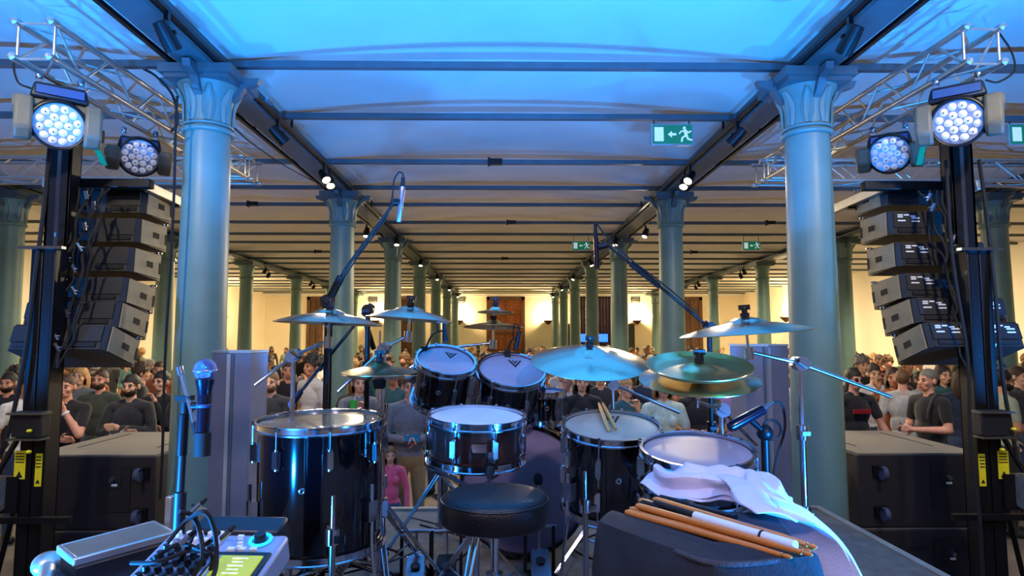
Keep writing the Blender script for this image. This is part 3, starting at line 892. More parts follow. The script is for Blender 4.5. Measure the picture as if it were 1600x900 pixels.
# ------------------------------------------------------------------ subwoofers
def subwoofer(sx, z, lab):
    x0, x1 = sx * 2.86, sx * 3.92
    Yf, Yb = 5.32, 6.62
    h = 0.585
    cx = (x0 + x1) / 2
    w = abs(x1 - x0)
    t = thing('subwoofer', lab, 'loudspeaker', (cx, (Yf + Yb) / 2, z), group='subwoofers beside the stage')
    D_ = Yb - Yf
    obj('cabinet', MB().box((0, 0, h / 2), (w, D_, h)), 'sub_black', t, bevel=0.01)
    tp = obj('top_board', MB().box((0, 0, h + 0.004), (w - 0.03, D_ - 0.03, 0.012)), 'sub_top', t)
    for gx in (-0.34, 0.34):
        obj('groove', MB().box((gx, 0.1, h + 0.0105), (0.02, D_ * 0.6, 0.003)), 'ink', tp)
    rp = obj('rear_panel', MB().box((0.2, -D_ / 2 - 0.004, h * 0.56), (0.26, 0.012, h * 0.62)), 'black_paint', t)
    dish = obj('connector_dish', MB().box((0.2, -D_ / 2 - 0.012, h * 0.66), (0.12, 0.012, 0.11)), 'rubber', t)
    obj('label', MB().box((0.21, -D_ / 2 - 0.021, h * 0.615), (0.045, 0.004, 0.018)), 'label_white', dish)
    obj('connector', MB().cyl((0.2, -D_ / 2 - 0.01, h * 0.70), (0.2, -D_ / 2 - 0.06, h * 0.69), 0.018, n=12), 'steel', dish)
    for zz in (0.13, h - 0.13):
        for xx in (-0.36, 0.43):
            c = obj('caster_fork', MB().box((xx, -D_ / 2 - 0.02, zz), (0.10, 0.03, 0.09)).box((xx, -D_ / 2 - 0.06, zz + 0.035), (0.055, 0.08, 0.012)), 'black_metal', t)
            obj('caster_wheel', MB().cyl((xx - 0.018, -D_ / 2 - 0.075, zz - 0.005), (xx + 0.018, -D_ / 2 - 0.075, zz - 0.005), 0.055, n=20), 'caster_blue', c)
    for s_ in (-1, 1):
        obj('side_handle', MB().box((s_ * (w / 2 + 0.002), 0, h * 0.55), (0.008, 0.2, 0.09)), 'rubber', t)
    return t
for sx, side in ((-1, 'left'), (1, 'right')):
    subwoofer(sx, 0.0, 'black subwoofer on the floor at the bottom of the %s stack' % side)
    subwoofer(sx, 0.602, 'black subwoofer with casters on top of the %s stack' % side)

# tall grey slim speakers standing at the stage front corners
def slim_speaker(px0, px1, pxc, py, Y, lab, flip):
    a, b, c = at(px0, py, Y), at(px1, py, Y), at(pxc, py, Y - 0.12)
    z0 = STAGE_Z
    h = a.z - z0
    w = b.x - a.x
    t = thing('column_speaker', lab, 'loudspeaker', ((a.x + b.x) / 2, Y, z0))
    x0, x1, xc = a.x - (a.x + b.x) / 2, b.x - (a.x + b.x) / 2, c.x - (a.x + b.x) / 2
    y0, yc, yb = -0.02, -0.12, 0.16
    if flip:
        out = [(x0, y0), (xc, yc), (x1, yc + 0.03), (x1, yb), (x0, yb)]
    else:
        out = [(x0, yc + 0.03), (xc, yc), (x1, y0), (x1, yb), (x0, yb)]
    obj('cabinet', MB().prism(out, 0, h), 'panel_grey', t, bevel=0.005)
    obj('corner_profile', MB().box((xc, yc - 0.002, h / 2), (0.018, 0.018, h - 0.01), rz(0.4)), 'panel_trim', t)
    obj('corner_profile', MB().box((xc + (0.022 if flip else -0.022), yc + 0.004, h / 2), (0.012, 0.012, h - 0.01)), 'iron_dark', t)
    obj('top_cap', MB().prism([(x * 1.02, y * 1.02) for x, y in out], h, h + 0.012), 'panel_trim', t)
slim_speaker(334, 403, 358, 551, 3.60, 'tall slim grey speaker cabinet at the left stage corner beside the microphone', True)
slim_speaker(1155, 1229, 1200, 541, 3.70, 'tall slim grey speaker cabinet at the right stage corner behind the cymbals', False)
# cables hanging from the left truss
def cable(lab, pts, r=0.008, mat='rubber', k=6):
    return tag(obj('cable', MB().tube(smooth_path(pts, k), r, 6), mat), lab, 'cable')
cable('thin black cable hanging straight down in front of the left near column', [at(277, 150, 4.75), at(274, 210, 4.75), at(272, 300, 4.75), at(266, 420, 4.75), at(258, 560, 4.75), at(254, 700, 4.75), at(250, 780, 4.8)], 0.010)
cable('black cable looping from the left truss to the nearest column', [at(225, 108, 5.2), at(245, 120, 5.0), at(270, 150, 4.8), at(277, 190, 4.75), at(268, 205, 4.8)], 0.010)
cable('black cable draped down the outer side of the left tower', [at(78, 225, 4.5), at(68, 330, 4.48), at(55, 430, 4.46), at(38, 560, 4.44), at(12, 680, 4.42), at(-10, 720, 4.40)], 0.014)
cable('black cable draped down the inner side of the right tower', [at(1478, 250, 4.5), at(1488, 400, 4.46), at(1512, 560, 4.40), at(1516, 690, 4.38), at(1530, 800, 4.36), at(1536, 900, 4.36)], 0.012)
cable('black cable draped down the outer side of the right tower', [at(1530, 250, 4.6), at(1542, 340, 4.5), at(1556, 470, 4.44), at(1568, 600, 4.42), at(1590, 720, 4.40)], 0.014)
cable('thin cable curling from the near right moving head', [at(1560, 50, 4.3), at(1580, 80, 4.25), at(1585, 110, 4.25), at(1560, 128, 4.25), at(1540, 125, 4.25)], 0.007)
cable('thin cable curling from the near left moving head', [at(40, 85, 4.3), at(22, 98, 4.25), at(28, 128, 4.25), at(48, 138, 4.25)], 0.007)
cable('long thin cable sagging along the left girder', [at(366, 200, 5.45), at(395, 225, 5.95), at(450, 262, 6.9), at(500, 288, 8.2), at(520, 300, 9.0)], 0.006)
# ================================================================== the drum kit
def emblem(w, mat4):
    """the dark V-shaped mark printed on the drum heads"""
    mb = MB()
    for s_ in (-1, 1):
        pts = [(s_ * w * .50, w * .45), (s_ * w * .34, w * .45), (0, -w * .25), (0, -w * .55)]
        mb.prism(pts if s_ < 0 else pts[::-1], 0, 0.0006, mat4)
        pts = [(s_ * w * .22, w * .45), (s_ * w * .10, w * .45), (0, w * .2), (0, -w * .05)]
        mb.prism(pts if s_ < 0 else pts[::-1], 0, 0.0006, mat4)
    return mb
lug_m = mesh_of('lug', MB().box((0.012, 0, 0), (0.022, 0.020, 0.058)).cyl((0.012, 0, 0.029), (0.012, 0, 0.036), 0.009, n=10).cyl((0.012, 0, -0.029), (0.012, 0, -0.036), 0.009, n=10), 'chrome')
def drum(name, lab, top, dia, depth, tilt=0.0, roll=0.0, lugs=8, shell='drum_lacquer', head='head_clear', mark=False,
         legs=0, legz=STAGE_Z, cat='drum', lug_z=None, mid=False):
    """top: centre of the batter head in world space"""
    r = dia / 2
    rot = ry(roll) @ rx(tilt)
    top = V(top)
    t = thing(name, lab, cat, top - rot @ V((0, 0, depth)), rot)
    sh = [(r - 0.012, 0.004), (r - 0.004, 0.006), (r - 0.004, depth - 0.012), (r - 0.012, depth - 0.008)]
    obj('shell', MB().lathe(sh, 48, close=True), shell, t)
    hd = obj('batter_head', MB().lathe([(r - 0.003, depth - 0.016), (r - 0.004, depth - 0.004), (r - 0.016, depth), (r * 0.5, depth + 0.0002), (0.0, depth + 0.0004)], 48), head, t)
    obj('bottom_head', MB().lathe([(0.0, 0.002), (r - 0.01, 0.002), (r - 0.003, 0.012)], 40), 'head_clear', t)
    if mark:
        obj('printed_mark', emblem(dia * 0.22, Matrix.Translation((dia * 0.05, r * 0.40, depth + 0.001)) @ Matrix.Rotation(0.1, 4, 'Z')), 'ink', hd)
    for z, nm in ((depth - 0.008, 'top_hoop'), (0.010, 'bottom_hoop')):
        prof = [(r + 0.001, z - 0.014), (r + 0.012, z - 0.014), (r + 0.012, z - 0.009), (r + 0.005, z - 0.007), (r + 0.004, z + 0.010), (r + 0.010, z + 0.012), (r + 0.010, z + 0.016), (r - 0.001, z + 0.015)]
        obj(nm, MB().lathe(prof, 48, close=True), 'chrome', t)
    rod = mesh_of('tension_rod', MB().cyl((r + 0.010, 0, depth * 0.5 + (0 if mid else depth * 0.5 - 0.10)), (r + 0.010, 0, depth - 0.004), 0.0032, n=8).box((r + 0.010, 0, depth + 0.004), (0.009, 0.009, 0.016)), 'chrome')
    rod2 = mesh_of('tension_rod', MB().cyl((r + 0.010, 0, 0.004), (r + 0.010, 0, depth * 0.5 - (0 if mid else depth * 0.5 - 0.10)), 0.0032, n=8), 'chrome')
    for k in range(lugs):
        a = 2 * PI * (k + 0.5) / lugs - PI / 2
        zs = [depth * 0.5] if mid else [depth - 0.10, 0.10]
        for z in zs:
            inst('lug', lug_m, t, ((r - 0.004) * math.cos(a), (r - 0.004) * math.sin(a), z), rz(a))
        inst('tension_rod', rod, t, rot=rz(a))
        inst('tension_rod', rod2, t, rot=rz(a))
    obj('air_vent', MB().ring(0.008, 0.004, 0.003, 0, 14, (0, -r + 0.002, depth * 0.55), rx(PI / 2)), 'chrome', t)
    if legs:
        inv = WM[t.name].inverted()
        for k in range(legs):
            a = -PI / 2 + 2 * PI * (k + 0.5) / legs
            c = V((math.cos(a), math.sin(a), 0))
            p1 = WM[t.name] @ (c * (r + 0.02) + V((0, 0, depth * 0.55)))
            p2 = WM[t.name] @ (c * (r + 0.02) + V((0, 0, 0.02)))
            p3 = V((p2.x + c.x * 0.05, p2.y + c.y * 0.05, legz + 0.012))
            p25 = (p2 * 0.75 + p3 * 0.25)
            lg = obj('leg', MB().tube([p1, p2, p25, p3], 0.0065, 8), 'chrome', t, world=True)
            obj('rubber_foot', MB().cyl((p3.x, p3.y, legz), (p3.x, p3.y, legz + 0.03), 0.013, 0.010), 'rubber', lg, world=True)
            obj('leg_bracket', MB().box(c * (r + 0.012) + V((0, 0, depth * 0.34)), (0.03, 0.045, 0.07), rz(a)), 'chrome', t)
    return t

def tripod(t, base, spread=0.30, z_top=0.32, n=3, a0=0.4, mat='chrome', r=0.009, dbl=True):
    """legs of a stand on the stage around base"""
    x, y, z = base
    for k in range(n):
        a = a0 + 2 * PI * k / n
        e = V((x + spread * math.cos(a), y + spread * math.sin(a), z + 0.014))
        side = V((-math.sin(a), math.cos(a), 0)) * 0.012
        mb = MB()
        top_ = V((x + 0.016 * math.cos(a), y + 0.016 * math.sin(a), z + z_top))
        for s_ in ((-1, 1) if dbl else (0,)):
            mb.tube([top_ + side * s_, e + side * s_ * 0.3], r * (0.62 if dbl else 1), 6)
        lg = obj('leg', mb, mat, t, world=True)
        obj('rubber_foot', MB().ell(e + V((0, 0, 0.0)), (0.022, 0.022, 0.014), n=10, m=6), 'rubber', lg, world=True)
        m_ = top_.lerp(e, 0.55)
        obj('leg_brace', MB().tube([V((x, y, z + z_top * 0.28)), m_], r * 0.55, 6), mat, t, world=True)

def stand(lab, base_xy, ztop, boom=None, mat='chrome', spread=0.30, a0=0.4, r=0.011, cat='stand', name='cymbal_stand', zb=STAGE_Z, joints=(0.45, 0.75), tz=0.34):
    """upright (and optional boom through pts) on a tripod"""
    x, y = base_xy
    t = thing(name, lab, cat, (x, y, zb))
    tripod(t, (x, y, zb), spread, tz, a0=a0, mat=mat)
    h = ztop - zb
    zs = [0.05] + [h * j for j in joints] + [h]
    for i in range(len(zs) - 1):
        obj('tube', MB().cyl((0, 0, zs[i]), (0, 0, zs[i + 1]), r * (1.25 - 0.2 * i), n=12), mat, t)
        if i:
            c = obj('height_clamp', MB().cyl((0, 0, zs[i] - 0.035), (0, 0, zs[i] + 0.015), r * 1.9, n=14), mat, t)
            obj('wing_bolt', MB().box((0, -r * 2.6, zs[i] - 0.01), (0.028, 0.010, 0.014)).cyl((0, -r, zs[i] - 0.01), (0, -r * 3, zs[i] - 0.01), 0.004), mat, c)
    obj('leg_collar', MB().cyl((0, 0, tz - 0.02), (0, 0, tz + 0.025), r * 2.2, n=14), mat, t)
    if boom:
        pts = [V(p) for p in boom]
        obj('boom_arm', MB().tube(pts, r * 0.62, 10), mat, t, world=True)
        k = min(pts, key=lambda p: (p - V((x, y, ztop))).length)
        d = (pts[-1] - pts[0]).normalized()
        j = V((x, y, ztop))
        obj('boom_tilter', MB().cyl(j - V((0, 0.022, 0)), j + V((0, 0.022, 0)), 0.026, n=16).cyl(j - d * 0.03, j + d * 0.03, 0.017, n=12), mat, t, world=True)
        obj('tilter_wing', MB().box(j + V((0.0, -0.035, 0.0)), (0.040, 0.012, 0.016), ry(0.6)), mat, t, world=True)
    return t

def cymbal(lab, c, dia, tilt=0.0, roll=0.0, bell=0.07, drop=0.035, mat='cymbal', nut=True, china=False):
    r = dia / 2
    rot = ry(roll) @ rx(tilt)
    t = thing('cymbal', lab, 'cymbal', c, rot)
    prof = []
    hb = 0.022
    for k in range(5):
        a = k / 4
        prof.append((max(0.006, bell * a), drop + hb * math.cos(a * PI / 2) ** 0.8))
    for k in range(1, 9):
        u = k / 8
        z = drop * (1 - u ** 1.4)
        if china and u > 0.8:
            z += (u - 0.8) * 0.10
        prof.append((bell + (r - bell) * u, z))
    back = [(q[0], q[1] - 0.0022) for q in prof[::-1]]
    obj('plate', MB().lathe(prof + back, 64, close=True), mat, t)
    z = drop + hb
    obj('felt', MB().cyl((0, 0, z), (0, 0, z + 0.014), 0.016, n=14), 'felt', t)
    if nut:
        obj('wing_nut', MB().cyl((0, 0, z + 0.014), (0, 0, z + 0.030), 0.010, n=10).box((0, 0, z + 0.034), (0.040, 0.008, 0.018)), 'black_metal', t)
    obj('sleeve', MB().cyl((0, 0, drop - 0.012), (0, 0, z + 0.036), 0.005, n=8), 'steel', t)
    return t

Z0 = STAGE_Z
# ---- bass drum
BD = V((0.05, 3.06, Z0 + 0.305 + 0.012))
t = thing('bass_drum', 'large bass drum with a dull purple batter head facing the stool', 'drum', BD, rx(PI / 2))
rb = 0.285
obj('shell', MB().lathe([(rb - 0.012, -0.40), (rb, -0.40), (rb, 0.0), (rb - 0.012, 0.0)], 56, close=True), 'drum_lacquer', t)
hd = obj('batter_head', MB().lathe([(rb, -0.012), (rb + 0.001, 0.004), (rb - 0.012, 0.008), (0.0, 0.009)], 56), 'bass_head', t)
obj('front_head', MB().lathe([(0.0, -0.405), (rb - 0.01, -0.404), (rb, -0.395)], 48), 'drum_lacquer', t)
for z in (0.004, -0.40):
    obj('wooden_hoop', MB().lathe([(rb + 0.002, z - 0.028), (rb + 0.018, z - 0.028), (rb + 0.018, z + 0.014), (rb + 0.002, z + 0.014)], 56, close=True), 'drum_lacquer', t)
claw_m = mesh_of('tension_claw', MB().box((0, 0, 0), (0.02, 0.03, 0.05)).cyl((0.006, 0, -0.02), (0.006, 0, -0.1), 0.003, n=6), 'chrome')
for k in range(10):
    a = 2 * PI * (k + 0.5) / 10
    inst('lug', lug_m, t, ((rb - 0.002) * math.cos(a), (rb - 0.002) * math.sin(a), -0.1), rz(a))
    inst('tension_claw', claw_m, t, ((rb + 0.022) * math.cos(a), (rb + 0.022) * math.sin(a), 0), rz(a))
for s_ in (-1, 1):
    obj('spur', MB().tube([BD + V((s_ * (rb - 0.01), 0.28, -0.05)), BD + V((s_ * (rb + 0.06), 0.36, -0.312))], 0.008), 'chrome', t, world=True)

# ---- toms, snares, floor toms
drum('floor_tom', 'big black floor tom on the left with chrome rim, before the slim speaker', at(503, 656, 2.42), 0.455, 0.45, R(2), 0, 8, head='head_smoke', legs=3)
drum('rack_tom', 'small black rack tom, left one of the two tilted toms', at(697, 563, 2.92), 0.258, 0.215, R(26), R(11), 6, mark=True)
drum('rack_tom', 'black rack tom, right one of the two tilted toms, beside the ride cymbal', at(799, 578, 3.02), 0.305, 0.235, R(27), R(6), 6, mark=True)
drum('rack_tom', 'small black tom half hidden under the big ride cymbal', at(853, 612, 3.12), 0.17, 0.15, R(4), 0, 6)
sn = drum('snare_drum', 'dark wood snare drum with white head right behind the stool', at(745, 650, 2.44), 0.355, 0.165, R(5), R(1.5), 8, shell='snare_wood', head='head_white', mid=True, cat='snare drum')
obj('badge', MB().box((0.02, -0.1795, 0.09), (0.05, 0.006, 0.03)), 'chrome', sn)
obj('strainer', MB().box((0.06, -0.178, 0.03), (0.05, 0.018, 0.022)).box((0.06, -0.183, 0.055), (0.018, 0.012, 0.05)), 'chrome', sn)
drum('floor_tom', 'black floor tom right of the stool with two drumsticks on its head', at(955, 665, 2.48), 0.36, 0.325, R(11), 0, 8, head='head_grey', mark=True, legs=3)
drum('side_snare', 'shallow black side drum with pale violet head, partly under the towel', at(1089, 703, 2.13), 0.352, 0.15, R(9), R(-1), 8, head='head_clear', mid=True, cat='snare drum')

# stand under the snare: tripod with basket
def snare_stand(lab, c, r, zt, a0=0.3):
    t = thing('snare_stand', lab, 'stand', (c[0], c[1], Z0))
    tripod(t, (c[0], c[1], Z0), 0.27, 0.30, a0=a0)
    obj('tube', MB().cyl((0, 0, 0.08), (0, 0, zt - Z0 - 0.10), 0.012), 'chrome', t)
    obj('height_clamp', MB().cyl((0, 0, 0.30), (0, 0, 0.36), 0.022), 'chrome', t)
    for k in range(3):
        a = a0 + 0.5 + 2 * PI * k / 3
        d = V((math.cos(a), math.sin(a), 0))
        am = obj('basket_arm', MB().tube([V((0, 0, zt - Z0 - 0.11)), d * (r * 0.55) + V((0, 0, zt - Z0 - 0.075)), d * (r + 0.018) + V((0, 0, zt - Z0 - 0.045)), d * (r + 0.022) + V((0, 0, zt - Z0 + 0.012))], 0.0075, 8), 'chrome', t)
        obj('rubber_grip', MB().tube([d * (r + 0.019) + V((0, 0, zt - Z0 - 0.03)), d * (r + 0.022) + V((0, 0, zt - Z0 + 0.012))], 0.012, 8), 'rubber', am)
p = at(745, 650, 2.44)
snare_stand('chrome snare stand with basket arms under the dark wood snare', (p.x, p.y + 0.02), 0.178, p.z - 0.165)
p = at(1089, 703, 2.13)
snare_stand('chrome snare stand holding the pale violet side drum', (p.x, p.y + 0.02), 0.176, p.z - 0.155, 1.2)
# tom holder between the rack toms
p1, p2 = at(697, 600, 3.0), at(799, 612, 3.1)
t = thing('tom_holder', 'chrome double tom holder rising from the bass drum', 'drum hardware', (0.0, 3.22, BD.z + rb))
obj('post', MB().cyl((0, 3.22, BD.z + rb - 0.02), (0.0, 3.22, BD.z + rb + 0.20), 0.013), 'chrome', t, world=True)
for q in (p1, p2):
    obj('holder_arm', MB().tube([V((0.0, 3.22, BD.z + rb + 0.19)), V(((0 + q.x) / 2, 3.16, BD.z + rb + 0.22)), V((q.x, q.y + 0.11, q.z))], 0.010), 'chrome', t, world=True)
obj('base_plate', MB().box((0, 3.22, BD.z + rb + 0.006), (0.08, 0.10, 0.02)), 'chrome', t, world=True)

# ---- cymbals with their boom stands
def boom_set(lab_c, lab_s, px, py, Y, dia, tilt, roll, base, joint, tail, **k):
    """cymbal at pixel, boom from tail pixel through joint pixel to the cymbal"""
    c = at(px, py, Y)
    j = at(*joint)
    e = at(*tail)
    drop = k.get('drop', 0.035)
    up = (ry(roll) @ rx(tilt)) @ V((0, 0, 1))
    cymbal(lab_c, c - up * drop, dia, tilt, roll, **k)
    t = stand(lab_s, (j.x, j.y), j.z, boom=[e, j, c - up * 0.10], a0=random.uniform(0, 2))
    obj('cymbal_tilter', MB().tube([c - up * 0.13, c - up * 0.085], 0.018, 10).tube([c - up * 0.10, c - up * 0.005], 0.005, 8), 'chrome', t, world=True)
    return t
boom_set('wide thin crash cymbal on the far left above the big floor tom', 'chrome boom stand of the leftmost crash cymbal', 515, 491, 2.46, 0.406, R(-1), R(2), None, (459, 556, 2.55), (398, 602, 2.50))
boom_set('crash cymbal second from the left, in front of the third left column', 'chrome boom stand of the second crash cymbal from the left', 641, 486, 2.70, 0.365, R(-1), R(4), None, (600, 545, 2.72), (528, 612, 2.66), mat='cymbal')
t = boom_set('small lower splash cymbal of the stacked pair in the middle', 'chrome boom stand of the stacked pair of splash cymbals', 771, 505, 3.25, 0.305, R(-4), R(1), None, (690, 545, 3.28), (640, 575, 3.26), drop=0.02, bell=0.04, nut=False)
c = at(774, 488, 3.25)
cymbal('tiny upper splash cymbal of the stacked pair in the middle', c, 0.185, R(-3), R(1), bell=0.03, drop=0.012, mat='cymbal')
boom_set('big ride cymbal tilted to the stool, right of the tilted toms', 'chrome boom stand of the big ride cymbal', 921, 548, 2.78, 0.508, R(15), R(1), None, (957, 600, 2.92), (1062, 645, 2.80), bell=0.075, drop=0.05)
boom_set('wide crash cymbal on the far right, above the double cymbal', 'tall chrome boom stand of the far right crash, its arm past the column', 1165, 505, 2.26, 0.462, R(0), R(-4), None, (1250, 568, 2.30), (1392, 620, 2.25), bell=0.08)
# double cymbal on the right (closed pair, upper one golden)
c = at(1092, 585, 2.20)
rot = ry(R(-2)) @ rx(R(15))
cymbal('lower silver cymbal of the closed pair on the right', c - rot @ V((0, 0, 0.018)), 0.405, R(12), R(-2), bell=0.06, drop=0.018, nut=False)
cymbal('upper golden cymbal of the closed pair on the right', c + rot @ V((0, 0, 0.014)), 0.355, R(14), R(-2), bell=0.055, drop=0.008, mat='cymbal_gold', china=True)
j = at(1127, 640, 2.32)
t = stand('chrome stand holding the closed cymbal pair on the right', (j.x, j.y), j.z, boom=[at(1182, 695, 2.4), j, c - rot @ V((0, 0, 0.10))], a0=1.0)
obj('pull_rod', MB().tube([c - rot @ V((0, 0, 0.12)), c + rot @ V((0, 0, 0.08))], 0.004, 8), 'chrome', t, world=True)
obj('clutch', MB().cyl(c + rot @ V((0, 0, 0.048)), c + rot @ V((0, 0, 0.075)), 0.014, n=12), 'black_metal', t, world=True)
# hi-hat pair on the left
c = at(593, 578, 2.62)
cymbal('lower hi-hat cymbal beside the left floor tom', c - V((0, 0, 0.022)), 0.305, R(-3), 0, bell=0.05, drop=-0.018, mat='cymbal', nut=False)
cymbal('upper hi-hat cymbal beside the left floor tom', c + V((0, 0, -0.008)), 0.305, R(3), 0, bell=0.05, drop=0.022, mat='cymbal_dark')
t = thing('hihat_stand', 'chrome hi-hat stand with pedal left of the snare', 'stand', (c.x, c.y, Z0))
tripod(t, (c.x, c.y, Z0), 0.30, 0.36, a0=0.9)
obj('tube', MB().cyl((0, 0, 0.05), (0, 0, c.z - Z0 - 0.06), 0.012), 'chrome', t)
obj('pull_rod', MB().cyl((0, 0, c.z - Z0 - 0.06), (0, 0, c.z - Z0 + 0.16), 0.004), 'chrome', t)
obj('seat_cup', MB().cyl((0, 0, c.z - Z0 - 0.075), (0, 0, c.z - Z0 - 0.04), 0.022, 0.03), 'black_metal', t)
obj('height_clamp', MB().cyl((0, 0, 0.42), (0, 0, 0.47), 0.022), 'chrome', t)
def pedal(parent, org, yaw, L_=0.27, w=0.085, nm='footboard', mat='steel'):
    Rr = rz(yaw)
    def P(x, y, z): return V(org) + Rr @ V((x, y, z))
    obj('heel_plate', MB().box(P(0, -L_ * 0.62, 0.012), (w, 0.09, 0.018), Rr), mat, parent, world=True, bevel=0.006)
    b = obj(nm, MB().box(P(0, -L_ * 0.12, 0.062), (w, L_ * 0.86, 0.010), Rr @ rx(R(21)), (0.95, 1)), mat, parent, world=True, bevel=0.004)
    obj('logo_plate', MB().cyl(P(0, -L_ * 0.02, 0.082), P(0, -L_ * 0.02 - 0.002, 0.088), 0.02, n=20), 'console_dark', b, world=True)
    for s_ in (-1, 1):
        obj('frame_post', MB().box(P(s_ * 0.062, L_ * 0.36, 0.10), (0.014, 0.022, 0.20), Rr), 'black_metal', parent, world=True)
    obj('base_rail', MB().box(P(0, -0.06, 0.004), (w + 0.03, L_ * 1.2, 0.008), Rr), 'black_metal', parent, world=True)
    obj('axle', MB().cyl(P(-0.075, L_ * 0.36, 0.195), P(0.075, L_ * 0.36, 0.195), 0.008), 'steel', parent, world=True)
    obj('chain', MB().tube([P(0, L_ * 0.30, 0.10), P(0, L_ * 0.35, 0.15), P(0, L_ * 0.35, 0.20)], 0.007, 6), 'steel', parent, world=True)
pc = at(648, 886, 2.72)
pedal(t, (pc.x, 2.74, Z0 + 0.002), 0.10)
# bass drum pedals
t = thing('bass_pedal', 'bass drum pedal with beater in front of the bass drum', 'pedal', (0.10, 2.86, Z0))
pedal(t, (0.115, 2.80, Z0 + 0.002), 0.0, mat='steel')
obj('beater_shaft', MB().cyl((0.115, 2.90, Z0 + 0.195), (0.115, 2.95, Z0 + 0.37), 0.004), 'chrome', t, world=True)
obj('beater', MB().ell((0.115, 2.968, Z0 + 0.385), (0.022, 0.03, 0.03)), 'felt', t, world=True)
t = thing('bass_pedal', 'second bass pedal beside the hi-hat, joined by a drive shaft', 'pedal', (-0.28, 2.80, Z0))
pedal(t, (-0.28, 2.74, Z0 + 0.002), 0.08, mat='black_metal')
obj('drive_shaft', MB().cyl((-0.20, 2.84, Z0 + 0.195), (0.03, 2.90, Z0 + 0.195), 0.010), 'black_metal', t, world=True)

# ---- drum stool
c = at(773, 770, 1.97)
t = thing('drum_stool', 'round black leather drum stool in the middle foreground', 'stool', (c.x, c.y, Z0))
hz = c.z - Z0
rs = 0.162
obj('seat', MB().lathe([(0.0, hz - 0.092), (rs - 0.02, hz - 0.092), (rs - 0.004, hz - 0.084), (rs, hz - 0.070), (rs + 0.001, hz - 0.045), (rs, hz - 0.020), (rs - 0.008, hz - 0.006), (rs - 0.022, hz), (rs * 0.6, hz + 0.004), (0, hz + 0.003)], 56), 'leather', t)
obj('piping', MB().ring(rs - 0.002, 0.004, 0.004, hz - 0.018, 56), 'leather', t)
obj('seat_plate', MB().box((0, 0, hz - 0.10), (0.16, 0.12, 0.014)), 'black_metal', t)
obj('post', MB().cyl((0, 0, 0.10), (0, 0, hz - 0.09), 0.0125), 'chrome', t)
obj('sleeve', MB().cyl((0, 0, 0.10), (0, 0, 0.30), 0.018), 'chrome', t)
obj('height_clamp', MB().cyl((0, 0, 0.285), (0, 0, 0.33), 0.026), 'chrome', t)
for k in range(2):
    obj('wing_bolt', MB().box(((-1) ** k * 0.042, -0.01, 0.31), (0.04, 0.012, 0.02)), 'chrome', t)
tripod(t, (c.x, c.y, Z0), 0.25, 0.26, a0=0.5)

# ---- short thin stands with their pins (left and right of the stool)
def pin_stand(lab, px, ptop, Y, mat='chrome'):
    tp = at(px, ptop, Y)
    t = thing('accessory_stand', lab, 'stand', (tp.x, Y, Z0))
    h = tp.z - Z0
    tripod(t, (tp.x, Y, Z0), 0.16, 0.16, a0=2.2, mat=mat, dbl=False, r=0.006)
    obj('tube', MB().cyl((0, 0, 0.03), (0, 0, h - 0.10), 0.0085), 'steel', t)
    obj('pin', MB().cyl((0, 0, h - 0.10), (0, 0, h), 0.006), mat, t)
    obj('clamp', MB().cyl((0, 0, h - 0.125), (0, 0, h - 0.085), 0.018).box((0.02, -0.01, h - 0.11), (0.03, 0.012, 0.02)), mat, t)
pin_stand('thin blue-lit stand with a bare pin in front of the big left floor tom', 521, 775, 1.75)
pin_stand('thin chrome stand with a bare pin in front of the right floor tom', 914, 737, 2.05)

# ---- sticks lying on the right floor tom head
p = at(955, 665, 2.48)
n_ = (rx(R(11)) @ V((0, 0, 1)))
for i, (a, b) in enumerate((((935, 632), (951, 676)), ((941, 632), (962, 674)))):
    def on(pxy):
        d = at(pxy[0], pxy[1], 2.4) - V((CAM_X, 0, CAM_Z))
        o = V((CAM_X, 0, CAM_Z))
        k = (p - o).dot(n_) / d.dot(n_)
        return o + d * k + n_ * 0.0095
    A, B = on(a), on(b)
    dd = (B - A).normalized()
    t = thing('drumstick', ('left' if i == 0 else 'right') + ' of the two wooden drumsticks lying on the floor tom head', 'drumstick', B, group='drumsticks on the floor tom')
    obj('shaft', MB().tube([A + dd * 0.03, A + dd * 0.10, B - dd * 0.01, B], [0.0052, 0.0074, 0.0074, 0.005], 10), 'stick_pale', t, world=True)
    obj('tip', MB().ell(A + dd * 0.018, (0.0048, 0.0048, 0.010), face_to(dd), 10, 6), 'stick_pale', t, world=True)

# ================================================================== stick table with bag, sticks and towel
ZTB = 1.70
def onz(px, py, z):
    d = at(px, py, 1.0) - V((CAM_X, 0, CAM_Z))
    return V((CAM_X, 0, CAM_Z)) + d * ((z - CAM_Z) / d.z)
A, B, C, D = onz(1003, 788, ZTB), onz(1212, 800, ZTB), onz(1268, 868, ZTB), onz(938, 818, ZTB)
cx, cy = (A + B + C + D).x / 4, (A + B + C + D).y / 4
t = thing('trap_table', 'small percussion table under the drumsticks and towel', 'table', (cx, cy, Z0))
E = onz(1120, 880, ZTB)
out = [(q.x - cx, q.y - cy) for q in (D, E, C, B, A)]
obj('table_top', MB().prism(out, ZTB - Z0 - 0.03, ZTB - Z0 - 0.004), 'fabric_grey', t, bevel=0.006)
obj('post', MB().cyl((0, 0, 0.1), (0, 0, ZTB - Z0 - 0.03), 0.018), 'chrome', t)
tripod(t, (cx, cy, Z0), 0.22, 0.28, a0=0.2)
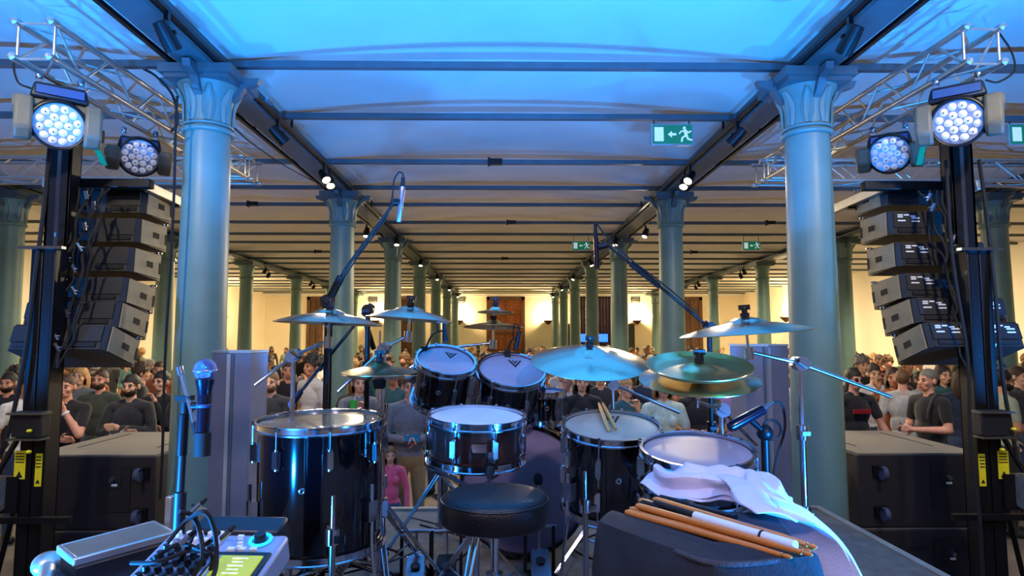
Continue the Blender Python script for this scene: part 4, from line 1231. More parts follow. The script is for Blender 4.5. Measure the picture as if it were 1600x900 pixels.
# soft black stick bag slung over the front edge
t = thing('stick_bag', 'open black fabric stick bag hanging over the front of the table', 'bag', (cx, cy, ZTB))
rows_ = []
nb = 22
for j in range(13):
    v = j / 12
    row = []
    for i in range(nb + 1):
        u = i / nb
        base = D.lerp(E, min(1, u * 1.55)) if u < 0.645 else E.lerp(C, (u - 0.645) / 0.355)
        nrm = V((-0.45, -0.9, 0)) if u < 0.645 else V((0.25, -0.95, 0))
        nrm.normalize()
        if v < 0.25:
            w = v / 0.25
            pnt = base + nrm * (-0.10 + 0.10 * w) + V((0, 0, 0.002 + 0.004 * math.sin(w * PI)))
        else:
            w = (v - 0.25) / 0.75
            bulge = 0.045 * math.sin(w * PI) + 0.012
            pnt = base + nrm * bulge + V((0, 0, 0.002 - w * 0.26 * (1 - 0.25 * max(0, u - 0.6))))
        nz = (noise.noise(pnt * 9) * 0.022 + noise.noise(pnt * 23) * 0.008) * min(1, v * 2)
        pnt = pnt + nrm * nz + V((0, 0, abs(nz) * 0.1))
        row.append(pnt)
    rows_.append(row)
mb = MB().grid(rows_)
ob = obj('bag_body', mb, 'fabric_black', t, world=True)
sd = ob.modifiers.new('thick', 'SOLIDIFY'); sd.thickness = 0.006; sd.offset = -1
mb = MB().tube(smooth_path([D + V((0, 0, 0.002)), D.lerp(E, 0.5) + V((0.0, -0.01, 0.002)), E + V((0, -0.01, 0.002)), C + V((0, -0.01, 0.002))], 8), 0.006, 8)
obj('bag_seam', mb, 'fabric_grey', t, world=True)
obj('buckle', MB().box(E + V((0.03, -0.06, -0.12)), (0.05, 0.02, 0.035)).ring(0.02, 0.005, 0.005, 0, 14, E + V((0.07, -0.06, -0.12)), rx(PI / 2)), 'steel', t, world=True)
# drumsticks on the table
STK = [((1000, 782), (1268, 862), 'stick_wood', 0), ((985, 795), (1255, 866), 'stick_wood', 0), ((990, 802), (1160, 846), 'stick_wood', 0),
       ((978, 800), (1240, 872), 'stick_wood', 0), ((1006, 790), (1276, 858), 'stick_wood', 0), ((1022, 780), (1279, 856), 'stick_wood', 1), ((995, 790), (1272, 868), 'stick_wood', 1)]
wh = ['topmost by the black rods', 'second from the bag seam', 'short one beside the bag seam', 'nearest the bag seam', 'under the pale brush', 'tip past the towel edge', 'lying over the others']
for i, (a, b, m, lay) in enumerate(STK):
    z = ZTB + 0.012 + lay * 0.015
    P0, P1 = onz(*a, z), onz(*b, z)
    d = (P1 - P0).normalized()
    t = thing('drumstick', 'orange-brown drumstick on the table, ' + wh[i], 'drumstick', P0, group='drumsticks on the trap table')
    obj('shaft', MB().tube([P0, P0 + d * 0.008, P1 - d * 0.09, P1 - d * 0.025], [0.0055, 0.0078, 0.0078, 0.005], 12), m, t, world=True)
    obj('tip', MB().ell(P1 - d * 0.014, (0.005, 0.005, 0.012), face_to(d), 10, 6), m, t, world=True)
P0, P1 = onz(1086, 806, ZTB + 0.034), onz(1243, 853, ZTB + 0.034)
P2 = onz(1024, 786, ZTB + 0.03)
t = thing('drum_brush', 'pale drum brush with black handle lying over the drumsticks', 'drum brush', P0)
obj('sleeve', MB().tube([P0, P1], 0.0105, 12), 'box_white', t, world=True)
obj('handle', MB().tube([P2, P0], 0.0085, 12), 'rubber', t, world=True)
obj('ring', MB().ring(0.0108, 0.0015, 0.003, 0, 16, P0.lerp(P1, 0.7), face_to(P1 - P0)), 'ink', t, world=True)
for i, (a, b) in enumerate((((1004, 786), (1088, 811)), ((1032, 778), (1150, 808)))):
    P0, P1 = onz(*a, ZTB + 0.022), onz(*b, ZTB + 0.022)
    t = thing('rod_bundle', 'black rod stick on the table, ' + ('the nearer one' if i == 0 else 'the one beside the towel'), 'rod stick', P0)
    obj('grip', MB().tube([P0, P0.lerp(P1, 0.4)], 0.009, 10), 'rubber', t, world=True)
    obj('rods', MB().tube([P0.lerp(P1, 0.4), P1], 0.007, 10), 'black_paint', t, world=True)

# towel: crumpled heap on the far edge, running right and hanging down
def towel():
    sp = [(1040, 748, 1.76, 0.05), (1062, 762, 1.78, 0.055), (1100, 765, 1.77, 0.058), (1140, 770, 1.74, 0.056), (1178, 775, 1.70, 0.05), (1208, 790, 1.66, 0.045)]
    S_ = []
    for (px, py, Y, hh) in sp:
        S_.append((onz(px, py, ZTB + 0.02), hh))
    # fall over the right edge
    e = onz(1208, 792, ZTB + 0.02)
    f = [V((e.x + 0.05, e.y - 0.02, ZTB - 0.005)), V((e.x + 0.10, e.y - 0.05, ZTB - 0.07)), V((e.x + 0.125, e.y - 0.08, ZTB - 0.16)), V((e.x + 0.135, e.y - 0.10, ZTB - 0.28)), V((e.x + 0.14, e.y - 0.11, ZTB - 0.42))]
    cen = smooth_path([q for q, _ in S_] + f, 8)
    n = len(cen)
    rows_ = []
    for i, c in enumerate(cen):
        u = i / (n - 1)
        dirn = (cen[min(i + 1, n - 1)] - cen[max(i - 1, 0)]).normalized()
        flat = 1 / (1 + math.exp(-(u - 0.55) * 22))
        # across direction: towards the camera / right on the drape
        w0 = V((dirn.y, -dirn.x, 0)); w0 = w0.normalized() if w0.length > 0.2 else V((0.55, -0.83, 0))
        wv = w0.lerp(V((0.62, -0.78, 0)).normalized(), flat).normalized()
        nv = wv.cross(dirn); nv = nv.normalized()
        if nv.z < 0 and flat < 0.5: nv = -nv
        if flat >= 0.5 and nv.x < 0 and nv.z < 0: nv = -nv
        row = []
        m_ = 36
        end = min(1.0, (i + 1) / 5.0)
        for k in range(m_):
            a = 2 * PI * k / m_
            wd_ = (0.072 + 0.012 * math.sin(u * 9)) * (1 - flat) + 0.07 * flat
            ht = 0.060 * (1 - flat) + 0.010 * flat
            x, z = math.cos(a) * wd_ * end ** 0.5, math.sin(a) * ht * end ** 0.5
            if z < 0: z *= 0.35
            fold = 0.5 + 0.5 * math.sin(k * 1.1 + u * 16 + 2.5 * noise.noise(V((u * 5, k * 0.2, 0))))
            p = c + wv * x + nv * z
            rr = 1 + 0
            amp = (0.026 * (1 - flat) + 0.007 * flat)
            p = p + (wv * math.cos(a) + nv * max(0, math.sin(a))) * (fold - 0.5) * amp * 1.6
            p = p + nv * noise.noise(p * 14) * 0.016 * (1 - flat) + wv * noise.noise(p * 11 + V((5, 0, 0))) * 0.014
            if flat < 0.3: p.z = max(p.z, ZTB + 0.001)
            row.append(p)
        row.append(row[0].copy())
        rows_.append(row)
    mb = MB().grid(rows_)
    m1 = len(rows_[0])
    mb.f.append(tuple(range(m1 - 1)))
    mb.f.append(tuple(range((n - 1) * m1, n * m1 - 1))[::-1])
    t = thing('towel', 'crumpled pale violet-white towel draped over the right end of the table', 'towel', cen[0])
    o = obj('towel_body', mb, 'towel', t, world=True)
    for pl in o.data.polygons: pl.use_smooth = True
    sb = o.modifiers.new('sub', 'SUBSURF'); sb.levels = 1; sb.render_levels = 1
    # raised hem and a folded flap across the heap
    hem = []
    for i in range(24):
        u = i / 23
        q = onz(1115 + 62 * u, 742 + 62 * u, ZTB + 0.062 + 0.012 * math.sin(u * PI))
        hem.append(q + V((0.008 * math.sin(u * 7), 0, 0)))
    rows2 = []
    for i, q in enumerate(hem):
        w = V((0.085, -0.02, -0.004))
        rows2.append([q + w * (k / 8) + V((0, 0, 0.012 * math.sin(k / 8 * PI) - 0.012 * (k / 8) + 0.004 * noise.noise(q * 30 + w * k))) for k in range(9)])
    fl = MB().grid(rows2)
    fo = obj('folded_flap', fl, 'towel', t, world=True)
    sdm = fo.modifiers.new('thick', 'SOLIDIFY'); sdm.thickness = 0.006
    sbm = fo.modifiers.new('sub', 'SUBSURF'); sbm.levels = 1; sbm.render_levels = 1
towel()

# ================================================================== microphones
def mic_stand_boom(lab, base, joint, tail, tip, r=0.011, spread=0.32):
    b = at(*base)
    return stand(lab, (b.x, b.y), at(*joint).z, boom=[at(*tail), at(*joint), at(*tip)], mat='black_metal', spread=spread, r=r, name='microphone_stand', a0=0.7, joints=(0.55,), tz=0.12)
# left overhead
jt = at(512, 470, 2.72)
t = stand('tall black microphone stand rising behind the leftmost crash cymbal', (jt.x, jt.y), jt.z, boom=[at(455, 610, 2.72) * 0 + jt - V((0.02, 0, 0.04)), jt, at(540, 420, 2.70), at(617, 315, 2.66)], mat='black_metal', name='microphone_stand', joints=(0.6,), tz=0.14, a0=0.2)
obj('boom_grip', MB().tube([at(516, 465, 2.71), at(533, 432, 2.70)], 0.017, 10), 'black_metal', t, world=True)
mtop, mbot = at(629, 292, 2.65), at(623, 347, 2.65)
t = thing('microphone', 'slim silver overhead microphone at the tip of the left boom', 'microphone', mbot)
obj('body', MB().tube([mbot, mbot.lerp(mtop, 0.02), mtop], [0.009, 0.011, 0.011], 14), 'mic_silver', t, world=True)
obj('plug', MB().tube([mtop, mtop + V((0.002, 0, 0.04))], [0.010, 0.008], 12), 'rubber', t, world=True)
obj('clip', MB().tube([at(616, 316, 2.66), at(627, 316, 2.65)], 0.016, 10), 'black_metal', t, world=True)
cable('thin black cable looping over the left overhead microphone', [mtop + V((0.002, 0, 0.04)), at(629, 271, 2.65), at(622, 270, 2.65), at(615, 285, 2.66), at(612, 312, 2.67), at(600, 345, 2.68), at(560, 400, 2.71), at(530, 445, 2.72)], 0.0035)
# second black boom crossing by the left column
j2 = at(566, 492, 2.85)
t = stand('black microphone stand with a boom slanting down to the left', (at(575, 492, 2.85).x, 2.85), j2.z + 0.02, boom=[at(562, 498, 2.82), at(520, 550, 2.75), at(470, 612, 2.66)], mat='black_metal', name='microphone_stand', joints=(0.5,), tz=0.14, a0=1.2)
obj('counter_arm', MB().tube([at(570, 500, 2.84), at(584, 545, 2.9)], 0.012, 8), 'black_metal', t, world=True)
q0, q1 = at(470, 612, 2.66), at(456, 632, 2.62)
t = thing('microphone', 'small black microphone aimed at the big left floor tom', 'microphone', q1)
obj('body', MB().tube([q0, q1], [0.012, 0.014], 12), 'mic_body', t, world=True)
obj('grille', MB().ell(q1, (0.015, 0.015, 0.018)), 'mic_grille', t, world=True)
# straight black stand in front of the left column
b = at(511, 640, 2.78)
t = stand('straight black stand post in front of the second left column', (b.x, 2.80), at(511, 486, 2.80).z - 0.02, None, mat='black_metal', name='microphone_stand', joints=(0.5,), tz=0.14, a0=0.1)
# right overhead
j = at(1108, 512, 2.85)
t = stand('black microphone stand on the right with a long boom over the ride cymbal', (j.x, j.y), j.z, boom=[j + V((0.03, 0.0, -0.03)), j, at(1040, 455, 2.83), at(943, 378, 2.80)], mat='black_metal', name='microphone_stand', joints=(0.6,), tz=0.14, a0=0.9)
obj('boom_grip', MB().tube([at(1030, 447, 2.825), at(985, 412, 2.81)], 0.013, 10), 'black_metal', t, world=True)
mtop, mbot = at(931, 372, 2.80), at(933, 420, 2.80)
t = thing('microphone', 'slim dark overhead microphone at the tip of the right boom', 'microphone', mbot)
obj('body', MB().tube([mbot, mtop], 0.011, 14), 'mic_body', t, world=True)
obj('plug', MB().tube([mtop, at(930, 350, 2.80)], [0.010, 0.007], 12), 'rubber', t, world=True)
obj('clip', MB().tube([at(948, 383, 2.80), at(934, 386, 2.80)], 0.015, 10), 'black_metal', t, world=True)
cable('thin black cable from the right overhead microphone along its boom', [at(930, 350, 2.80), at(934, 352, 2.80), at(950, 372, 2.80), at(985, 405, 2.80), at(1040, 447, 2.82), at(1090, 490, 2.84)], 0.0035)
# tom gooseneck mics
def tom_mic(lab, clip, top, tip, Y):
    a, b, c = at(*clip, Y), at(*top, Y), at(*tip, Y - 0.03)
    t = thing('microphone', lab, 'microphone', a)
    obj('gooseneck', MB().tube(smooth_path([a, a.lerp(b, 0.6) + V((-0.015, 0, 0.02)), b], 8), 0.0045, 8), 'black_metal', t, world=True)
    obj('body', MB().tube([b + V((0, 0, 0.03)), c], [0.010, 0.014], 12), 'mic_body', t, world=True)
    obj('clamp', MB().box(a, (0.03, 0.03, 0.04)), 'black_metal', t, world=True)
    obj('cable_loop', MB().tube(smooth_path([b + V((0, 0, 0.03)), b + V((-0.01, 0.0, 0.065)), b + V((-0.03, 0, 0.055)), b + V((-0.03, 0.01, -0.01))], 6), 0.003, 6), 'rubber', t, world=True)
tom_mic('gooseneck microphone clipped to the left tilted tom', (663, 548), (694, 516), (696, 534), 2.98)
tom_mic('gooseneck microphone clipped to the right tilted tom', (793, 553), (812, 528), (806, 545), 3.14)
# big condenser on a short stand on the right
j = at(1195, 676, 2.35)
t = stand('short black microphone stand beside the pale violet side drum', (j.x, j.y), j.z, None, mat='black_metal', name='microphone_stand', joints=(0.5,), tz=0.2, a0=0.5, r=0.014)
obj('swivel', MB().ell(j, (0.03, 0.03, 0.03)).ring(0.035, 0.005, 0.005, 0, 20, j + V((0.025, 0, 0.01)), rx(PI / 2)), 'black_metal', t, world=True)
q0, q1, q2 = at(1140, 668, 2.30), at(1192, 640, 2.33), at(1208, 628, 2.34)
t = thing('microphone', 'long black microphone lying slanted over the pale violet side drum', 'microphone', q0)
obj('body', MB().tube([q0, q0.lerp(q1, 0.1), q1], [0.016, 0.020, 0.018], 14), 'mic_body', t, world=True)
obj('plug', MB().tube([q1, q2], [0.010, 0.006], 10), 'steel', t, world=True)
obj('clip', MB().tube([q0.lerp(q1, 0.55), j], 0.012, 10), 'black_metal', t, world=True)
cable('black cable hanging from the long slanted microphone to the floor', [q2, at(1222, 632, 2.36), at(1226, 670, 2.38), at(1212, 720, 2.38), at(1205, 780, 2.38), at(1215, 830, 2.40)], 0.005)
# vocal microphone in the left foreground
hd = at(321, 578, 1.56)
bt = at(316, 712, 1.56)
t = thing('microphone', 'handheld vocal microphone standing upright in the left foreground', 'microphone', bt)
d = (hd - bt).normalized()
fr = face_to(d)
obj('grille', MB().ell(hd, (0.0262, 0.0262, 0.027), fr, 24, 14), 'mic_grille', t, world=True)
obj('grille_band', MB().ring(0.0258, 0.0022, 0.0035, -0.002, 28, hd, fr), 'mic_silver', t, world=True)
obj('neck', MB().tube([hd - d * 0.022, hd - d * 0.032, hd - d * 0.045, hd - d * 0.060], [0.0225, 0.0205, 0.0175, 0.0165], 20), 'mic_body', t, world=True)
obj('body', MB().tube([hd - d * 0.058, bt + d * 0.055], [0.0165, 0.0160], 24), 'mic_body', t, world=True)
obj('ring', MB().ring(0.0166, 0.0015, 0.004, 0, 24, hd - d * 0.085, fr), 'mover_blue', t, world=True)
obj('tail_cap', MB().tube([bt + d * 0.055, bt], [0.0195, 0.0185], 24), 'rubber', t, world=True)
b = at(289, 640, 1.62)
t = thing('microphone_stand', 'dark microphone stand with a short cross arm in the left foreground', 'stand', (b.x, 1.62, Z0))
zt = at(289, 628, 1.62).z
obj('lower_tube', MB().cyl((b.x - 0.01, 1.62, Z0 + 0.03), (b.x - 0.004, 1.62, zt - 0.22), 0.015), 'mover_dark', t, world=True)
obj('upper_tube', MB().cyl((b.x - 0.004, 1.62, zt - 0.22), (b.x, 1.62, zt), 0.0095), 'mover_dark', t, world=True)
obj('grip_collar', MB().cyl((b.x - 0.004, 1.62, zt - 0.13), (b.x - 0.002, 1.62, zt - 0.03), 0.0125), 'black_metal', t, world=True)
obj('cross_arm', MB().tube([at(281, 578, 1.60), at(306, 668, 1.58)], 0.0055, 8), 'steel', t, world=True)
obj('arm_tip', MB().tube([at(280, 573, 1.60), at(283, 585, 1.60)], 0.009, 10), 'steel', t, world=True)
obj('arm_clutch', MB().box(at(289, 622, 1.60), (0.035, 0.03, 0.012)).cyl(at(300, 634, 1.59), at(310, 634, 1.59), 0.010), 'black_metal', t, world=True)
obj('mic_clip', MB().tube([at(306, 660, 1.58), at(314, 690, 1.57)], 0.012, 8), 'black_metal', t, world=True)
obj('round_base', MB().lathe([(0.0, 0.0), (0.13, 0.0), (0.135, 0.012), (0.12, 0.022), (0.03, 0.035), (0.0, 0.036)], 32), 'black_metal', t)

# ================================================================== left foreground: mixer, case, cables
def mixer():
    tl, tr = at(300, 853, 1.16), at(452, 832, 1.16)
    zt = tr.z
    yaw = -0.06
    Rm = rz(yaw) @ rx(R(16))
    w, dp = 0.215, 0.30
    # origin: far right corner of the top face
    o = V((tr.x, 1.16, zt))
    def P(x, y, z=0.0): return o + Rm @ V((x, y, z))
    t = thing('mixing_console', 'small grey digital mixing console with green screen in the left foreground', 'mixing console', P(-w / 2, -dp / 2, -0.05))
    obj('chassis', MB().box(P(-w / 2, -dp / 2, -0.028), (w, dp, 0.05), Rm), 'console', t, world=True, bevel=0.008)
    obj('rear_ridge', MB().box(P(-w / 2 + 0.01, 0.02, -0.02), (w * 0.74, 0.05, 0.05), Rm), 'console_dark', t, world=True, bevel=0.006)
    sc = obj('screen_bezel', MB().box(P(-0.052, -0.112, -0.001), (0.092, 0.105, 0.006), Rm), 'console_dark', t, world=True, bevel=0.002)
    obj('display', MB().box(P(-0.052, -0.115, 0.003), (0.076, 0.082, 0.003), Rm), 'screen_green', sc, world=True)
    for i in range(7):
        obj('display_line', MB().box(P(-0.048, -0.083 - i * 0.0095, 0.0052), (0.018 if i % 2 else 0.026, 0.003, 0.001), Rm), 'screen_lines', sc, world=True)
    obj('display_bar', MB().box(P(-0.085, -0.115, 0.0052), (0.005, 0.078, 0.001), Rm), 'console', sc, world=True)
    dial = obj('dial_ring', MB().ring(0.017, 0.0032, 0.0025, 0.002, 32, P(-0.040, -0.026), Rm), 'screen_ring', t, world=True)
    obj('dial_knob', MB().cyl(P(-0.040, -0.026), P(-0.040, -0.026, 0.014), 0.0105, 0.0095, n=20), 'console_dark', dial, world=True)
    for i in range(4):
        obj('button', MB().box(P(-0.078 + 0.004 * i, -0.018 - 0.010 * i, 0.002), (0.010, 0.006, 0.005), Rm), 'knob_white', t, world=True)
        if i < 3:
            obj('button', MB().box(P(-0.078 + 0.019 * i, -0.054, 0.002), (0.012, 0.008, 0.005), Rm), 'knob_white', t, world=True)
    for cx_ in range(5):
        for cy_ in range(8):
            col_ = 'knob_white' if cy_ < 2 else 'console_dark'
            p = P(-0.112 - cx_ * 0.019, -0.018 - cy_ * 0.019)
            obj('knob', MB().cyl(p, P(-0.112 - cx_ * 0.019, -0.018 - cy_ * 0.019, 0.010), 0.0062, 0.0050, n=12), col_, t, world=True)
    for cx_ in range(4):
        p = P(-0.121 - cx_ * 0.019, -0.215)
        obj('fader', MB().box(P(-0.121 - cx_ * 0.019, -0.215, 0.004), (0.011, 0.020, 0.009), Rm), 'knob_white', t, world=True)
    return P
PM = mixer()
# support for the console: a black road case
pb = PM(-0.10, -0.15, -0.06)
t = thing('road_case', 'black road case under the mixing console', 'case', (pb.x - 0.02, pb.y, Z0))
hc = PM(-0.1, -0.30, -0.06).z - Z0 - 0.006
obj('case_body', MB().box((0, 0, hc / 2), (0.34, 0.36, hc)), 'black_paint', t, bevel=0.006)
for sx in (-1, 1):
    for sy in (-1, 1):
        obj('corner_rail', MB().box((sx * 0.17, sy * 0.18, hc / 2), (0.02, 0.02, hc - 0.004)), 'alu', t)
obj('latch', MB().box((0.05, -0.186, hc * 0.7), (0.06, 0.012, 0.06)), 'alu', t)
# wooden-looking padded flight case with aluminium edges
M('lid_grey', '#6e6a5c', 0.7, var=0.12, scale=12)
def lid_case():
    zt = 1.745
    q = [onz(93, 853, zt), onz(240, 815, zt), onz(271, 832, zt), onz(118, 873, zt)]
    c = (q[0] + q[1] + q[2] + q[3]) / 4
    t = thing('flight_case', 'aluminium-edged grey flight case lid in the left foreground', 'case', (c.x, c.y, Z0))
    out = [(p.x - c.x, p.y - c.y) for p in (q[3], q[2], q[1], q[0])]
    h = zt - Z0
    obj('panel', MB().prism([(x * .98, y * .98) for x, y in out], h - 0.02, h + 0.001), 'lid_grey', t)
    for i in range(4):
        a, b = V((*out[i], h - 0.006)), V((*out[(i + 1) % 4], h - 0.006))
        d = b - a
        obj('edge_profile', MB().box((a + b) / 2, (d.length + 0.008, 0.009, 0.016), d.to_track_quat('X', 'Z').to_matrix()), 'alu', t, bevel=0.003)
    obj('body', MB().prism([(x * .97, y * .97) for x, y in out], h - 0.16, h - 0.021), 'black_paint', t)
    obj('upright_profile', MB().box(at(264, 806, c.y + 0.12) - V((c.x, c.y, Z0)), (0.014, 0.014, 0.085)), 'alu', t, bevel=0.002)
    for i in range(4):
        x, y = out[i]
        obj('leg', MB().cyl((x * .9, y * .9, 0), (x * .9, y * .9, h - 0.155), 0.014), 'black_metal', t)
    return c
lid_case()
# a second dark case in the very front with a rounded silver bumper
zt = 1.70
q = [onz(76, 882, zt), onz(255, 846, zt), onz(300, 905, zt), onz(60, 960, zt)]
c = (q[0] + q[1] + q[2] + q[3]) / 4
t = thing('flight_case', 'dark flight case with bright front edge at the bottom left corner', 'case', (c.x, c.y, Z0))
out = [(p.x - c.x, p.y - c.y) for p in (q[3], q[2], q[1], q[0])]
h = zt - Z0
obj('body', MB().prism(out, 0.0, h), 'black_paint', t, bevel=0.01)
a, b = V((*out[2], h)), V((*out[3], h))
obj('edge_profile', MB().tube([a, b], 0.010, 10), 'alu', t)
a2 = V((*out[0], h))
obj('edge_profile', MB().tube([b, a2], 0.014, 10), 'alu', t)
obj('bumper', MB().ell(b, (0.03, 0.03, 0.025)), 'alu', t)
# cables heaped over the console
rnd = random.Random(3)
CB = [[(262, 848), (290, 815), (320, 800), (335, 830), (338, 880), (330, 910)], [(240, 872), (280, 850), (310, 858), (332, 870), (325, 905)],
      [(250, 890), (290, 872), (318, 874), (312, 900)], [(280, 800), (300, 805), (312, 830), (316, 870), (300, 905)],
      [(205, 880), (245, 878), (290, 862), (322, 850), (342, 832)], [(302, 790), (306, 815), (296, 850), (270, 890)]]
wds = ['highest loop', 'left loop', 'low front loop', 'one falling by the microphone stand', 'long one reaching the flight case', 'short one with a plug']
for i, pts in enumerate(CB):
    pp = [at(x, y, 1.02 + 0.03 * (i % 3) + rnd.uniform(-0.02, 0.02)) for x, y in pts]
    cable('black cable piled left of the mixing console, ' + wds[i], pp, 0.0036, 'rubber', 8)
for i, (x, y) in enumerate(((300, 800), (345, 843), (282, 850))):
    p = at(x, y, 1.05)
    t = thing('cable_plug', 'silver cable plug at the mixing console, ' + ('upper', 'right', 'left')[i] + ' of three', 'plug', p)
    obj('barrel', MB().cyl(p, p + V((0.012, 0.004, 0.012)), 0.0045, n=12), 'steel', t, world=True)
    obj('boot', MB().cyl(p + V((0.012, 0.004, 0.012)), p + V((0.02, 0.006, 0.02)), 0.004, 0.0025, n=10), 'rubber', t, world=True)
# cable runs on the stage floor
for i, pts in enumerate(([(-0.9, 1.9), (-0.6, 2.2), (-0.35, 2.5), (0.1, 2.55), (0.4, 2.2)], [(-0.5, 3.6), (-0.2, 3.3), (-0.35, 2.9), (-0.7, 2.8)], [(0.5, 2.9), (0.3, 3.2), (0.6, 3.5), (1.2, 3.3)])):
    cable('black cable lying on the stage floor ' + ('near the stool', 'behind the hi-hat', 'right of the bass drum')[i], [V((x, y, Z0 + 0.006)) for x, y in pts], 0.006)
# blue floor washers that light the vaults; the two behind the toms are added
for i, (x, y, w) in enumerate(((1.74, 0.66, 'at the right stage edge'), (-1.74, 0.66, 'at the left stage edge'), (-0.80, 3.65, 'added as hidden fill behind the left floor tom'), (0.64, 3.65, 'added as hidden fill behind the right floor tom'), (-4.6, 3.15, 'left of the stage'), (4.6, 3.15, 'right of the stage'))):
    zf = Z0 if abs(x) < SX else 0.0
    t = thing('floor_washer', 'low black wash light pointing upward ' + w, 'stage light', (x, y, zf))
    if zf == 0.0:
        obj('pole', MB().cyl((0, 0, 0.02), (0, 0, Z0 - 0.02), 0.025), 'black_metal', t)
        obj('foot', MB().cyl((0, 0, 0), (0, 0, 0.025), 0.22, n=24), 'black_metal', t)
    dz = Z0 - zf
    ax = V((0, 0.42, 0.9)).normalized()
    obj('housing', MB().lathe([(0.0, -0.06), (0.05, -0.055), (0.07, 0.0), (0.07, 0.03), (0.06, 0.03), (0.0, 0.02)], 20, (0, 0.02, dz + 0.08), face_to(ax)), 'black_metal', t)
    obj('floor_bracket', MB().box((0, 0, dz + 0.01), (0.18, 0.06, 0.02)).box((-0.085, 0, dz + 0.05), (0.01, 0.04, 0.09)).box((0.085, 0, dz + 0.05), (0.01, 0.04, 0.09)), 'black_metal', t)
# ================================================================== people
SKINS = [M('skin_fair', '#d9a585', 0.55, var=0.08, scale=30), M('skin_tan', '#b9805a', 0.55, var=0.08, scale=30), M('skin_rose', '#cf947a', 0.55, var=0.08, scale=30), M('skin_brown', '#8a5a3c', 0.55, var=0.08, scale=30)]
CL = {}
for nm, hx in (('black', '#16161a'), ('charcoal', '#2b2c30'), ('olive', '#3f4638'), ('grey', '#6b6d72'), ('white', '#d8d5cf'), ('navy', '#1f2a44'), ('maroon', '#5a1f26'), ('pink', '#d0526c'),
               ('khaki', '#8d7444'), ('denim', '#3a4a66'), ('sage', '#8b957c'), ('mint', '#b9c9b4'), ('teal', '#2f5a5c'), ('rust', '#9a5430'), ('light_grey', '#b4b2ac'), ('brown', '#4f3a2a'), ('lilac', '#7d6aa8')):
    CL[nm] = M('cloth_' + nm, hx, 0.9, var=0.15, scale=25, bump=0.35, bscale=70, sheen=0.2)
HAIRC = {'black hair': M('hair_black', '#15100d', 0.5, var=0.4, scale=60, bump=0.6, bscale=140), 'brown hair': M('hair_brown', '#3a2415', 0.5, var=0.4, scale=60, bump=0.6, bscale=140),
         'light brown hair': M('hair_light', '#6b4a2a', 0.5, var=0.4, scale=60, bump=0.6, bscale=140), 'blond hair': M('hair_blond', '#b98f55', 0.5, var=0.35, scale=60, bump=0.6, bscale=140),
         'grey hair': M('hair_grey', '#6d675f', 0.5, var=0.3, scale=60, bump=0.6, bscale=140)}
M('eye', '#1a1210', 0.25)
M('lips', '#9a4a42', 0.5)
M('shoe', '#1a1818', 0.5)
M('wristband', '#e4e4e4', 0.6)
DUMMY = [SKINS[0], CL['black'], CL['denim'], MATS['shoe']]

